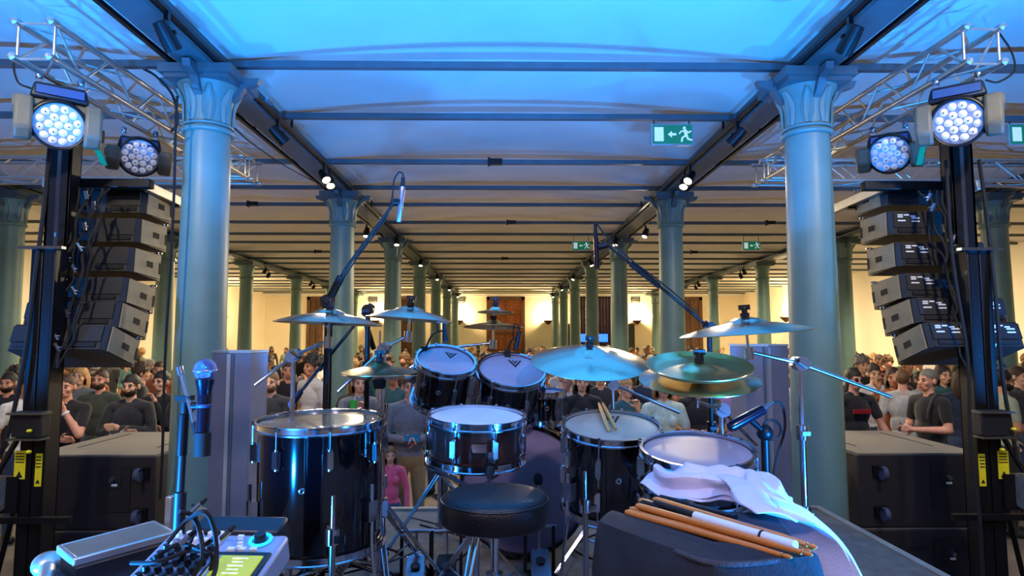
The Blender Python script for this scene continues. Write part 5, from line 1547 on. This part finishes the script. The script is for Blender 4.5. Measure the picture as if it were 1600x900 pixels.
def build_body(pose, voxel=0.009, ratio=0.30, sleeves='short', woman=False):
    """one continuous skinned figure; regions: 0 skin, 1 top, 2 trousers, 3 shoes"""
    P = []      # (kind, region, a, b, r0, r1) capsule / (kind, region, centre, radii)
    def cap(reg, a, b, r0, r1): P.append(('c', reg, V(a), V(b), r0, r1))
    def ell(reg, c, r): P.append(('e', reg, V(c), V(r), 0, 0))
    sw = 0.165 if woman else 0.185
    ell(1, (0, 0.0, 1.30), (0.150 if woman else 0.172, 0.108, 0.185))
    ell(1, (0, -0.005, 1.10), (0.132 if woman else 0.152, 0.108, 0.17))
    ell(2, (0, 0.01, 0.93), (0.165, 0.118, 0.13))
    if woman:
        for s in (-1, 1): ell(1, (s * 0.07, -0.075, 1.29), (0.062, 0.055, 0.06))
    cap(1, (-sw * .85, 0, 1.415), (sw * .85, 0, 1.415), 0.066, 0.066)
    for s in (-1, 1): cap(1, (0, 0.015, 1.475), (s * sw * .8, 0.005, 1.43), 0.05, 0.05)
    cap(0, (0, 0.012, 1.46), (0, -0.002, 1.57), 0.055 if not woman else 0.046, 0.050 if not woman else 0.043)
    ell(0, (0, 0.012, 1.668), (0.074, 0.092, 0.090))
    ell(0, (0, -0.022, 1.622), (0.060, 0.066, 0.094))
    ell(0, (0, -0.042, 1.560), (0.044, 0.044, 0.034))
    cap(0, (0, -0.080, 1.650), (0, -0.101, 1.607), 0.008, 0.0135)
    for s in (-1, 1):
        cap(0, (s * 0.018, -0.079, 1.656), (s * 0.045, -0.066, 1.654), 0.011, 0.010)
        ell(0, (s * 0.078, 0.010, 1.625), (0.012, 0.020, 0.032))
        ell(0, (s * 0.036, -0.062, 1.605), (0.026, 0.022, 0.022))
    ell(0, (0, -0.086, 1.578), (0.022, 0.010, 0.010))
    for i, s in enumerate((-1, 1)):
        el, wr, hd, curl = pose[i]
        sh = V((s * sw, 0, 1.415))
        el, wr, hd = V(el), V(wr), V(hd).normalized()
        cap(1, sh, sh.lerp(el, 0.62), 0.060, 0.056)
        cap(1 if sleeves == 'long' else 0, sh.lerp(el, 0.5), el, 0.050 if sleeves == 'long' else 0.045, 0.046 if sleeves == 'long' else 0.041)
        cap(1 if sleeves == 'long' else 0, el, wr.lerp(el, 0.08), 0.046 if sleeves == 'long' else 0.042, 0.036 if sleeves == 'long' else 0.028)
        side = hd.cross((el - wr).normalized() + V((0.01, 0.3, 0.1))).normalized()
        nrm = hd.cross(side).normalized()
        if nrm.y > 0: nrm = -nrm
        cap(0, wr, wr + hd * 0.03, 0.027, 0.028)
        for k in range(4):
            o = (k - 1.5) * 0.0195
            b0 = wr + hd * 0.028 + side * o * 0.8
            b1 = wr + hd * 0.088 + side * o
            cap(0, b0, b1, 0.0145, 0.0125)
            L_ = (0.062, 0.072, 0.068, 0.052)[k]
            d1 = (hd * math.cos(curl) + nrm * math.sin(curl)).normalized()
            d2 = (hd * math.cos(curl * 2.1) + nrm * math.sin(curl * 2.1)).normalized()
            cap(0, b1, b1 + d1 * L_ * 0.55, 0.0100, 0.0092)
            cap(0, b1 + d1 * L_ * 0.55, b1 + d1 * L_ * 0.55 + d2 * L_ * 0.5, 0.0092, 0.0080)
        tb = wr + hd * 0.025 + side * 0.028
        td = (hd * 0.6 + side * 0.75 + nrm * 0.35).normalized()
        cap(0, tb, tb + td * 0.045, 0.0135, 0.0110)
        cap(0, tb + td * 0.045, tb + td * 0.045 + (td + hd).normalized() * 0.032, 0.0108, 0.0090)
    for s in (-1, 1):
        hip, kn, an = V((s * 0.088, 0.01, 0.90)), V((s * 0.098, -0.012, 0.50)), V((s * 0.10, 0.025, 0.09))
        cap(2, hip, kn, 0.092, 0.064); cap(2, kn, an, 0.062, 0.050)
        cap(3, (s * 0.10, 0.045, 0.045), (s * 0.115, -0.15, 0.036), 0.044, 0.036)
    mb = MB()
    for kind, reg, a, b, r0, r1 in P:
        if kind == 'e':
            mb.ell(a, b, None, 16, 10)
        else:
            d = b - a
            L_ = d.length
            rot = face_to(d) if L_ > 1e-6 else Matrix.Identity(3)
            prof = [(0.0, -r0)] + [(r0 * math.cos(q), r0 * math.sin(q)) for q in (-1.1, -0.6, 0)] + [(r1 * math.cos(q), L_ + r1 * math.sin(q)) for q in (0, 0.6, 1.1)] + [(0.0, L_ + r1)]
            prof[0] = (1e-6, -r0); prof[-1] = (1e-6, L_ + r1)
            mb.lathe(prof, 12, a, rot)
    me = bpy.data.meshes.new('body_src')
    me.from_pydata([tuple(p) for p in mb.v], [], mb.f)
    o = bpy.data.objects.new('body_src', me)
    COL.objects.link(o)
    m = o.modifiers.new('r', 'REMESH'); m.mode = 'VOXEL'; m.voxel_size = voxel
    m = o.modifiers.new('s', 'SMOOTH'); m.factor = 0.5; m.iterations = 3
    m = o.modifiers.new('d', 'DECIMATE'); m.ratio = ratio
    dg = bpy.context.evaluated_depsgraph_get()
    out = bpy.data.meshes.new_from_object(o.evaluated_get(dg))
    bpy.data.objects.remove(o); bpy.data.meshes.remove(me)
    n = len(out.polygons)
    cen = np.empty(n * 3, 'f'); out.polygons.foreach_get('center', cen); cen = cen.reshape(-1, 3)
    best = np.full(n, 1e9); reg_ = np.zeros(n, 'i')
    for kind, reg, a, b, r0, r1 in P:
        if kind == 'e':
            q = (cen - np.array(a)) / np.array(b)
            d = (np.linalg.norm(q, axis=1) - 1) * min(b)
        else:
            ab = np.array(b - a); ap = cen - np.array(a)
            t_ = np.clip(ap @ ab / max(1e-9, ab @ ab), 0, 1)
            d = np.linalg.norm(ap - t_[:, None] * ab, axis=1) - (r0 + (r1 - r0) * t_)
        k = d < best
        best[k] = d[k]; reg_[k] = reg
    # clean hems: neckline and belt line
    z = cen[:, 2]
    core = (np.abs(cen[:, 0]) < 0.19) & (np.abs(cen[:, 1]) < 0.16)
    reg_[core & (z < 0.955) & (z > 0.8) & (reg_ == 1)] = 2
    reg_[core & (z > 0.955) & (z < 1.2) & (reg_ == 2)] = 1
    out.materials.clear()
    for m_ in DUMMY: out.materials.append(m_)
    out.polygons.foreach_set('material_index', reg_.astype('i'))
    out.polygons.foreach_set('use_smooth', [True] * n)
    out.update()
    return out

DOWN = lambda s: ((s * 0.25, 0.03, 1.14), (s * 0.255, -0.07, 0.90), (0, -0.2, -1), 0.35)
POSES = {
    'down': (DOWN(-1), DOWN(1)),
    'crossed': (((-0.27, -0.05, 1.16), (0.02, -0.185, 1.165), (1, 0.1, 0.06), 0.15), ((0.27, -0.05, 1.16), (-0.02, -0.160, 1.215), (-1, 0.15, 0.10), 0.15)),
    'chin': (((-0.25, -0.03, 1.15), (0.04, -0.175, 1.13), (1, -0.1, 0.05), 0.3), ((0.20, -0.15, 1.17), (0.055, -0.160, 1.415), (-0.25, -0.10, 0.9), 0.7)),
    'hold': (((-0.25, -0.02, 1.15), (-0.06, -0.25, 1.14), (0.8, -0.6, 0.1), 0.5), ((0.25, -0.02, 1.15), (0.06, -0.25, 1.14), (-0.8, -0.6, 0.1), 0.5)),
    'raise': ((( -0.30, -0.12, 1.30), (-0.17, -0.26, 1.52), (0.1, -0.1, 1), 0.5), DOWN(1)),
    'lean': (DOWN(-1), ((0.27, -0.06, 1.16), (0.31, -0.20, 0.93), (0.1, -0.6, -0.7), 0.1)),
    'drink': (((-0.24, -0.10, 1.16), (-0.07, -0.22, 1.36), (0.4, -0.2, 0.8), 0.8), DOWN(1)),
}
BODIES = {}
def body(pose, sleeves, woman, fine):
    k = (pose, sleeves, woman, fine)
    if k not in BODIES:
        BODIES[k] = build_body(POSES[pose], 0.0085 if fine else 0.013, 0.30 if fine else 0.22, sleeves, woman)
        BODIES[k].name = 'person'
    return BODIES[k]

def shell(c, rad, keep, amp=0.006, fr=30, n=28, m=18):
    mb = MB().ell(c, rad, None, n, m)
    mb.v = [p + (p - V(c)).normalized() * noise.noise(p * fr) * amp for p in mb.v]
    mb.f = [f for f in mb.f if keep(sum((mb.v[i] for i in f), V()) / len(f))]
    used = sorted({i for f in mb.f for i in f})
    ix = {o: k for k, o in enumerate(used)}
    mb.v = [mb.v[i] for i in used]
    mb.f = [tuple(ix[i] for i in f) for f in mb.f]
    return mb
def hairline(p, zf=1.692, zs=1.62, zb=1.545):
    u = min(1, max(0, (p.y + 0.085) / 0.085))
    z = zf + (zs - zf) * u
    if p.y > 0: z = zs + (zb - zs) * min(1, p.y / 0.08)
    return p.z > z
def hair_mesh(kind):
    if kind == 'short':
        mb = shell((0, 0.013, 1.670), (0.081, 0.100, 0.101), hairline, 0.007)
    elif kind == 'crop':
        mb = shell((0, 0.013, 1.667), (0.0775, 0.096, 0.094), lambda p: hairline(p, 1.70, 1.63, 1.56), 0.002)
    elif kind == 'curly':
        mb = shell((0, 0.018, 1.678), (0.096, 0.115, 0.115), lambda p: hairline(p, 1.685, 1.61, 1.55), 0.028, 40)
    elif kind == 'quiff':
        mb = shell((0, 0.008, 1.680), (0.080, 0.104, 0.110), lambda p: hairline(p, 1.70, 1.63, 1.55), 0.012, 24)
    else:   # long
        mb = shell((0, 0.015, 1.672), (0.086, 0.106, 0.104), lambda p: hairline(p, 1.70, 1.60, 1.5), 0.006)
        m2 = shell((0, 0.045, 1.56), (0.105, 0.085, 0.19), lambda p: p.y > -0.005 - 0.10 * max(0, 1.62 - p.z) and p.z < 1.70, 0.012)
        mb.add(m2.v, m2.f)
    return mesh_of('hair', mb, HAIRC['brown hair'])
HAIR = {k: hair_mesh(k) for k in ('short', 'crop', 'curly', 'quiff', 'long')}
BEARD = mesh_of('beard', shell((0, -0.028, 1.585), (0.0655, 0.072, 0.066), lambda p: p.z < 1.600 - 0.35 * max(0, -p.y - 0.06) + (0.03 if abs(p.x) > 0.045 else 0) and p.y < 0.02, 0.005), HAIRC['brown hair'])
EYE = mesh_of('eye', MB().ell((0, 0, 0), (0.013, 0.006, 0.0062), None, 10, 6), 'eye')
BROW = mesh_of('eyebrow', MB().ell((0, 0, 0), (0.018, 0.006, 0.0045), None, 10, 6), HAIRC['black hair'])
LIPS = mesh_of('mouth', MB().ell((0, 0, 0), (0.021, 0.005, 0.0055), None, 10, 6), 'lips')
BAND = mesh_of('wristband', MB().ring(0.033, 0.004, 0.012, 0, 20), 'wristband')

def slot_mats(o, mats):
    for i, m in enumerate(mats):
        o.material_slots[i].link = 'OBJECT'
        o.material_slots[i].material = m
def person(lab, x, y, s, turn, pose, sleeves, woman, top, legs, skin, hair, hairc, beard=False, fine=True, z=0.0, group=None, face=True):
    o = bpy.data.objects.new('person', body(pose, sleeves, woman, fine))
    m = Matrix.Translation((x, y, z)) @ Matrix.Rotation(R(turn), 4, 'Z') @ Matrix.Diagonal((s * 1.0, s * 1.0, s, 1))
    link(o, None, m)
    tag(o, lab, 'person', group)
    slot_mats(o, [SKINS[skin], CL[top], CL[legs], MATS['shoe']])
    def child(nm, me, mat=None, **k):
        c = inst(nm, me, o, **k)
        if mat is not None: slot_mats(c, [mat])
        return c
    if hair:
        child('hair', HAIR[hair], HAIRC[hairc])
    if beard: child('beard', BEARD, HAIRC[hairc])
    if face:
        for sx in (-1, 1):
            child('eye', EYE, loc=(sx * 0.030, -0.0835, 1.634), rot=rz(sx * 0.35))
            child('eyebrow', BROW, loc=(sx * 0.032, -0.0865, 1.6585), rot=rz(sx * 0.4))
        child('mouth', LIPS, loc=(0, -0.0965, 1.5765))
    return o
def arm_ring(o, pose, i):
    el, wr, hd, c = POSES[pose][i]
    el, wr = V(el), V(wr)
    inst('wristband', BAND, o, loc=el.lerp(wr, 0.88), rot=face_to(wr - el))

# (px, py of the face, depth, turn, pose, sleeves, woman, top, trousers, skin, hair, hair colour, beard, label)
NEAR = [
 (13, 600, 7.6, 12, 'down', 'long', 0, 'black', 'charcoal', 2, 'short', 'black hair', 1, 'bearded man in a black jacket at the left edge of the picture'),
 (42, 606, 7.1, 55, 'down', 'short', 0, 'white', 'denim', 1, 'short', 'black hair', 0, 'man in a white T-shirt half hidden by the left tower'),
 (104, 606, 6.65, 10, 'chin', 'short', 0, 'black', 'black', 2, 'crop', 'brown hair', 0, 'man in a black T-shirt with wristband, hand on his chin'),
 (157, 595, 7.75, 5, 'down', 'long', 0, 'olive', 'charcoal', 2, 'crop', 'brown hair', 1, 'bearded man in an olive shirt left of the crossed-arms man'),
 (205, 605, 6.95, 3, 'crossed', 'long', 0, 'charcoal', 'black', 0, 'short', 'black hair', 1, 'bearded man in a dark jacket with crossed arms behind the left subwoofer'),
 (252, 598, 7.5, -10, 'chin', 'long', 0, 'black', 'black', 0, 'short', 'black hair', 0, 'man in black touching his chin beside the left near column'),
 (125, 590, 8.5, 10, 'down', 'long', 1, 'grey', 'denim', 0, 'long', 'blond hair', 0, 'blond woman behind the man with hand on his chin'),
 (222, 584, 9.0, 120, 'down', 'long', 0, 'charcoal', 'denim', 0, 'curly', 'brown hair', 0, 'curly-haired person turned away behind the crossed-arms man'),
 (424, 599, 7.3, 0, 'hold', 'long', 0, 'charcoal', 'black', 0, 'crop', 'light brown hair', 1, 'man in a dark sweater right of the left slim speaker'),
 (451, 580, 8.8, 15, 'down', 'long', 0, 'black', 'denim', 2, 'short', 'brown hair', 0, 'man in black behind the left chrome boom stand'),
 (488, 574, 8.0, -40, 'down', 'short', 0, 'light_grey', 'denim', 1, 'curly', 'black hair', 0, 'man in a light grey T-shirt left of the second left column'),
 (561, 600, 7.3, 25, 'drink', 'long', 1, 'grey', 'denim', 0, 'long', 'light brown hair', 0, 'woman with hand at her mouth right of the second left column'),
 (641, 606, 6.6, 12, 'hold', 'long', 0, 'grey', 'khaki', 2, 'short', 'brown hair', 0, 'man in a grey sweater and khaki trousers seen left of the snare'),
 (615, 590, 8.2, -8, 'down', 'long', 0, 'teal', 'black', 1, 'short', 'brown hair', 0, 'person in a dark teal top behind the hi-hat'),
 (741, 596, 7.9, 3, 'down', 'long', 0, 'black', 'denim', 2, 'short', 'black hair', 1, 'bearded person seen between the two tilted toms'),
 (850, 588, 8.1, 10, 'raise', 'short', 0, 'maroon', 'denim', 1, 'short', 'brown hair', 0, 'person raising a hand left under the ride cymbal'),
 (884, 592, 7.7, 30, 'down', 'long', 0, 'light_grey', 'denim', 2, 'short', 'light brown hair', 0, 'person in a light grey top under the ride cymbal'),
 (909, 598, 7.3, 0, 'down', 'long', 1, 'black', 'black', 0, 'long', 'black hair', 0, 'long-haired woman in black under the middle of the ride cymbal'),
 (938, 590, 8.3, -5, 'down', 'long', 0, 'charcoal', 'denim', 0, 'short', 'brown hair', 0, 'person in charcoal behind the ride cymbal stand'),
 (978, 608, 7.1, 20, 'chin', 'short', 1, 'teal', 'denim', 0, 'short', 'blond hair', 0, 'fair-haired person in teal behind the right floor tom'),
 (1036, 606, 6.7, 0, 'hold', 'short', 1, 'mint', 'denim', 2, 'long', 'light brown hair', 0, 'woman in a pale mint top under the closed cymbal pair'),
 (1092, 600, 7.0, -30, 'hold', 'short', 0, 'black', 'black', 1, 'short', 'black hair', 0, 'person in black with bent arm under the closed cymbal pair'),
 (1134, 592, 8.0, 10, 'down', 'long', 0, 'lilac', 'denim', 1, 'short', 'brown hair', 0, 'person in lilac left of the right slim speaker'),
 (1243, 588, 7.6, 10, 'hold', 'short', 1, 'white', 'black', 0, 'long', 'light brown hair', 0, 'woman in white between the right slim speaker and the near column'),
 (1334, 595, 7.2, 8, 'lean', 'short', 0, 'black', 'black', 2, 'short', 'black hair', 0, 'man in a black T-shirt with a red print leaning on the right subwoofer'),
 (1366, 586, 8.6, -10, 'down', 'short', 0, 'white', 'denim', 0, 'quiff', 'brown hair', 0, 'man in a white T-shirt behind the man with the red print'),
 (1396, 592, 8.0, -30, 'raise', 'short', 1, 'rust', 'denim', 1, 'long', 'brown hair', 0, 'woman in rust raising a hand under the right line array'),
 (1410, 594, 7.8, 150, 'down', 'short', 0, 'light_grey', 'charcoal', 2, 'crop', 'light brown hair', 0, 'man in a pale grey shirt turned away behind the right subwoofer'),
 (1450, 596, 6.95, -80, 'hold', 'short', 0, 'black', 'denim', 2, 'crop', 'grey hair', 0, 'man in a black T-shirt in profile with wristband, facing left'),
 (1474, 588, 8.3, 0, 'down', 'short', 1, 'teal', 'denim', 0, 'long', 'black hair', 0, 'woman in teal behind the man in profile'),
 (1500, 596, 7.9, 160, 'down', 'long', 1, 'navy', 'denim', 0, 'long', 'brown hair', 0, 'person with long brown hair turned away beside the right tower'),
 (1567, 597, 7.1, 72, 'hold', 'short', 0, 'sage', 'black', 1, 'short', 'black hair', 1, 'bearded man in a sage T-shirt in profile at the right edge'),
 (1592, 590, 8.0, 20, 'down', 'long', 0, 'charcoal', 'denim', 0, 'short', 'brown hair', 0, 'person in charcoal cut by the right edge of the picture'),
]
PLACED = []
NOBJ = {}
for i, (px, py, Y, turn, pose, sl, wo, top_, leg_, sk, hr, hc, bd, lab) in enumerate(NEAR):
    p = at(px, py, Y)
    s = min(1.12, max(0.90, p.z / 1.625))
    o = person(lab, p.x, Y, s, turn, pose, sl, bool(wo), top_, leg_, sk, hr, hc, bool(bd))
    PLACED.append((p.x, Y))
    NOBJ[i] = o
arm_ring(NOBJ[2], 'chin', 1)
arm_ring(NOBJ[28], 'hold', 0)
# red box print on the T-shirt: outlined strip with a row of block letters
pr = NOBJ[24]
mb = MB().box((0.0, -0.1165, 1.285), (0.20, 0.010, 0.006)).box((0.0, -0.1165, 1.325), (0.20, 0.010, 0.006)).box((-0.10, -0.1145, 1.305), (0.006, 0.012, 0.046)).box((0.10, -0.1145, 1.305), (0.006, 0.012, 0.046))
M('print_red', '#c4202c', 0.7)
fr_ = obj('red_print_frame', mb, 'print_red', pr)
for k in range(8):
    obj('letter', MB().box((-0.077 + 0.022 * k, -0.1165, 1.305), (0.013, 0.010, 0.022)), 'print_red', fr_)
# backpack strap on the man in profile
ps = NOBJ[28]
obj('shoulder_strap', MB().tube(smooth_path([(0.10, -0.125, 1.25), (0.115, -0.115, 1.36), (0.12, -0.03, 1.492), (0.12, 0.08, 1.46), (0.11, 0.135, 1.3)], 8), 0.014, 8), 'fabric_grey', ps)
# eyeglasses for the man with the red print
M('lens_glass', '#1a1212', 0.1, coat=1.0)
for sx in (-1, 1):
    obj('eyeglass_rim', MB().ell((sx * 0.031, -0.094, 1.633), (0.024, 0.005, 0.017)), 'lens_glass', pr)
# the child in pink by the stage edge
p = at(612, 712, 6.1)
person('small child in a pink top in front of the khaki trousers', p.x - 0.02, 6.15, 0.635, 10, 'down', 'long', True, 'pink', 'denim', 0, 'long', 'light brown hair', False, True)
PLACED.append((p.x, 6.15))
# green cup held by the woman at the second left column
p = at(552, 634, 7.0)
t = thing('drink_cup', 'green plastic cup held in front of the woman with hand at mouth', 'cup', p)
obj('cup', MB().lathe([(0.03, -0.06), (0.042, 0.06), (0.039, 0.06), (0.028, -0.055), (0.0, -0.055)], 20), 'cup_green', t)
obj('straw', MB().cyl((0, 0, -0.04), (0.02, 0, 0.10), 0.004), 'label_white', t)
# phone in the hands of the man in khaki trousers
b13 = WM[NOBJ[12].name]
q = b13 @ V((0, -0.33, 1.17))
t = thing('phone', 'dark phone in the hands of the man in khaki trousers', 'phone', q)
obj('case', MB().box((0, 0, 0), (0.15, 0.012, 0.075), rz(0.2) @ rx(-0.5)), 'glass_dark', t, bevel=0.004)
obj('camera_bump', MB().box(rz(0.2) @ rx(-0.5) @ V((-0.055, 0.008, 0.02)), (0.025, 0.006, 0.03), rz(0.2) @ rx(-0.5)), 'black_metal', t)

# ---- the crowd behind
rnd = random.Random(21)
marks = [(0, 130, 'left of the left tower'), (130, 260, 'between the left tower and near column'), (340, 500, 'left of the second left column'), (550, 660, 'right of the second left column'),
         (660, 840, 'behind the tilted toms'), (840, 1020, 'behind the ride cymbal'), (1020, 1240, 'behind the right cymbals'), (1330, 1480, 'under the right line array'), (1480, 1600, 'right of the right tower')]
tops = ['black', 'charcoal', 'navy', 'grey', 'white', 'black', 'maroon', 'olive', 'light_grey', 'brown', 'teal', 'black', 'rust', 'denim', 'sage']
kinds = [('down', 'long', False), ('down', 'short', False), ('down', 'long', True), ('hold', 'short', False), ('raise', 'short', False), ('chin', 'long', False)]
cnt, tries = 0, 0
COLS = [(k * H, Y1 + j * BAY) for k in (-3, -1, 1, 3) for j in range(7)]
while cnt < 250 and tries < 20000:
    tries += 1
    u = rnd.random()
    Y = 8.0 + 20.0 * u ** 1.9
    x = rnd.uniform(-0.86, 0.86) * Y
    if abs(x) > XW - 0.5: continue
    px = 788 + (x - CAM_X) / Y * 1000
    if px < -15 or px > 1615: continue
    if 262 < px < 330 or 1262 < px < 1328: continue        # behind the near columns
    if any((x - a) ** 2 + (Y - b) ** 2 < 0.30 + 0.004 * Y for a, b in PLACED): continue
    if any((x - a) ** 2 + (Y - b) ** 2 < 0.40 for a, b in COLS): continue
    PLACED.append((x, Y))
    cnt += 1
    pose, sl, wo = rnd.choice(kinds)
    hr = rnd.choice(('long', 'long', 'curly')) if wo else rnd.choice(('short', 'short', 'crop', 'quiff', 'curly'))
    hc = rnd.choice(('black hair', 'brown hair', 'brown hair', 'light brown hair', 'black hair', 'blond hair', 'grey hair'))
    tp = rnd.choice(tops)
    if Y < 12:
        reg = next((m for a, b, m in marks if a <= px < b), 'beside a column')
        lab = 'crowd person in %s, %s %s, %s' % (tp.replace('_', ' '), {'long': 'long', 'short': 'short', 'crop': 'cropped', 'curly': 'curly', 'quiff': 'swept'}[hr], hc, reg)
        grp = 'crowd in the middle rows'
    else:
        lab, grp = 'person far back in the packed crowd, little more than the head showing', 'crowd in the far rows'
    person(lab, x, Y, rnd.uniform(0.92, 1.07), rnd.uniform(-30, 30), pose, sl, wo, tp, rnd.choice(('denim', 'black', 'charcoal')), rnd.choice((0, 0, 1, 2, 2, 3)), hr, hc,
           (not wo) and rnd.random() < 0.35, fine=False, group=grp, face=Y < 10.5)
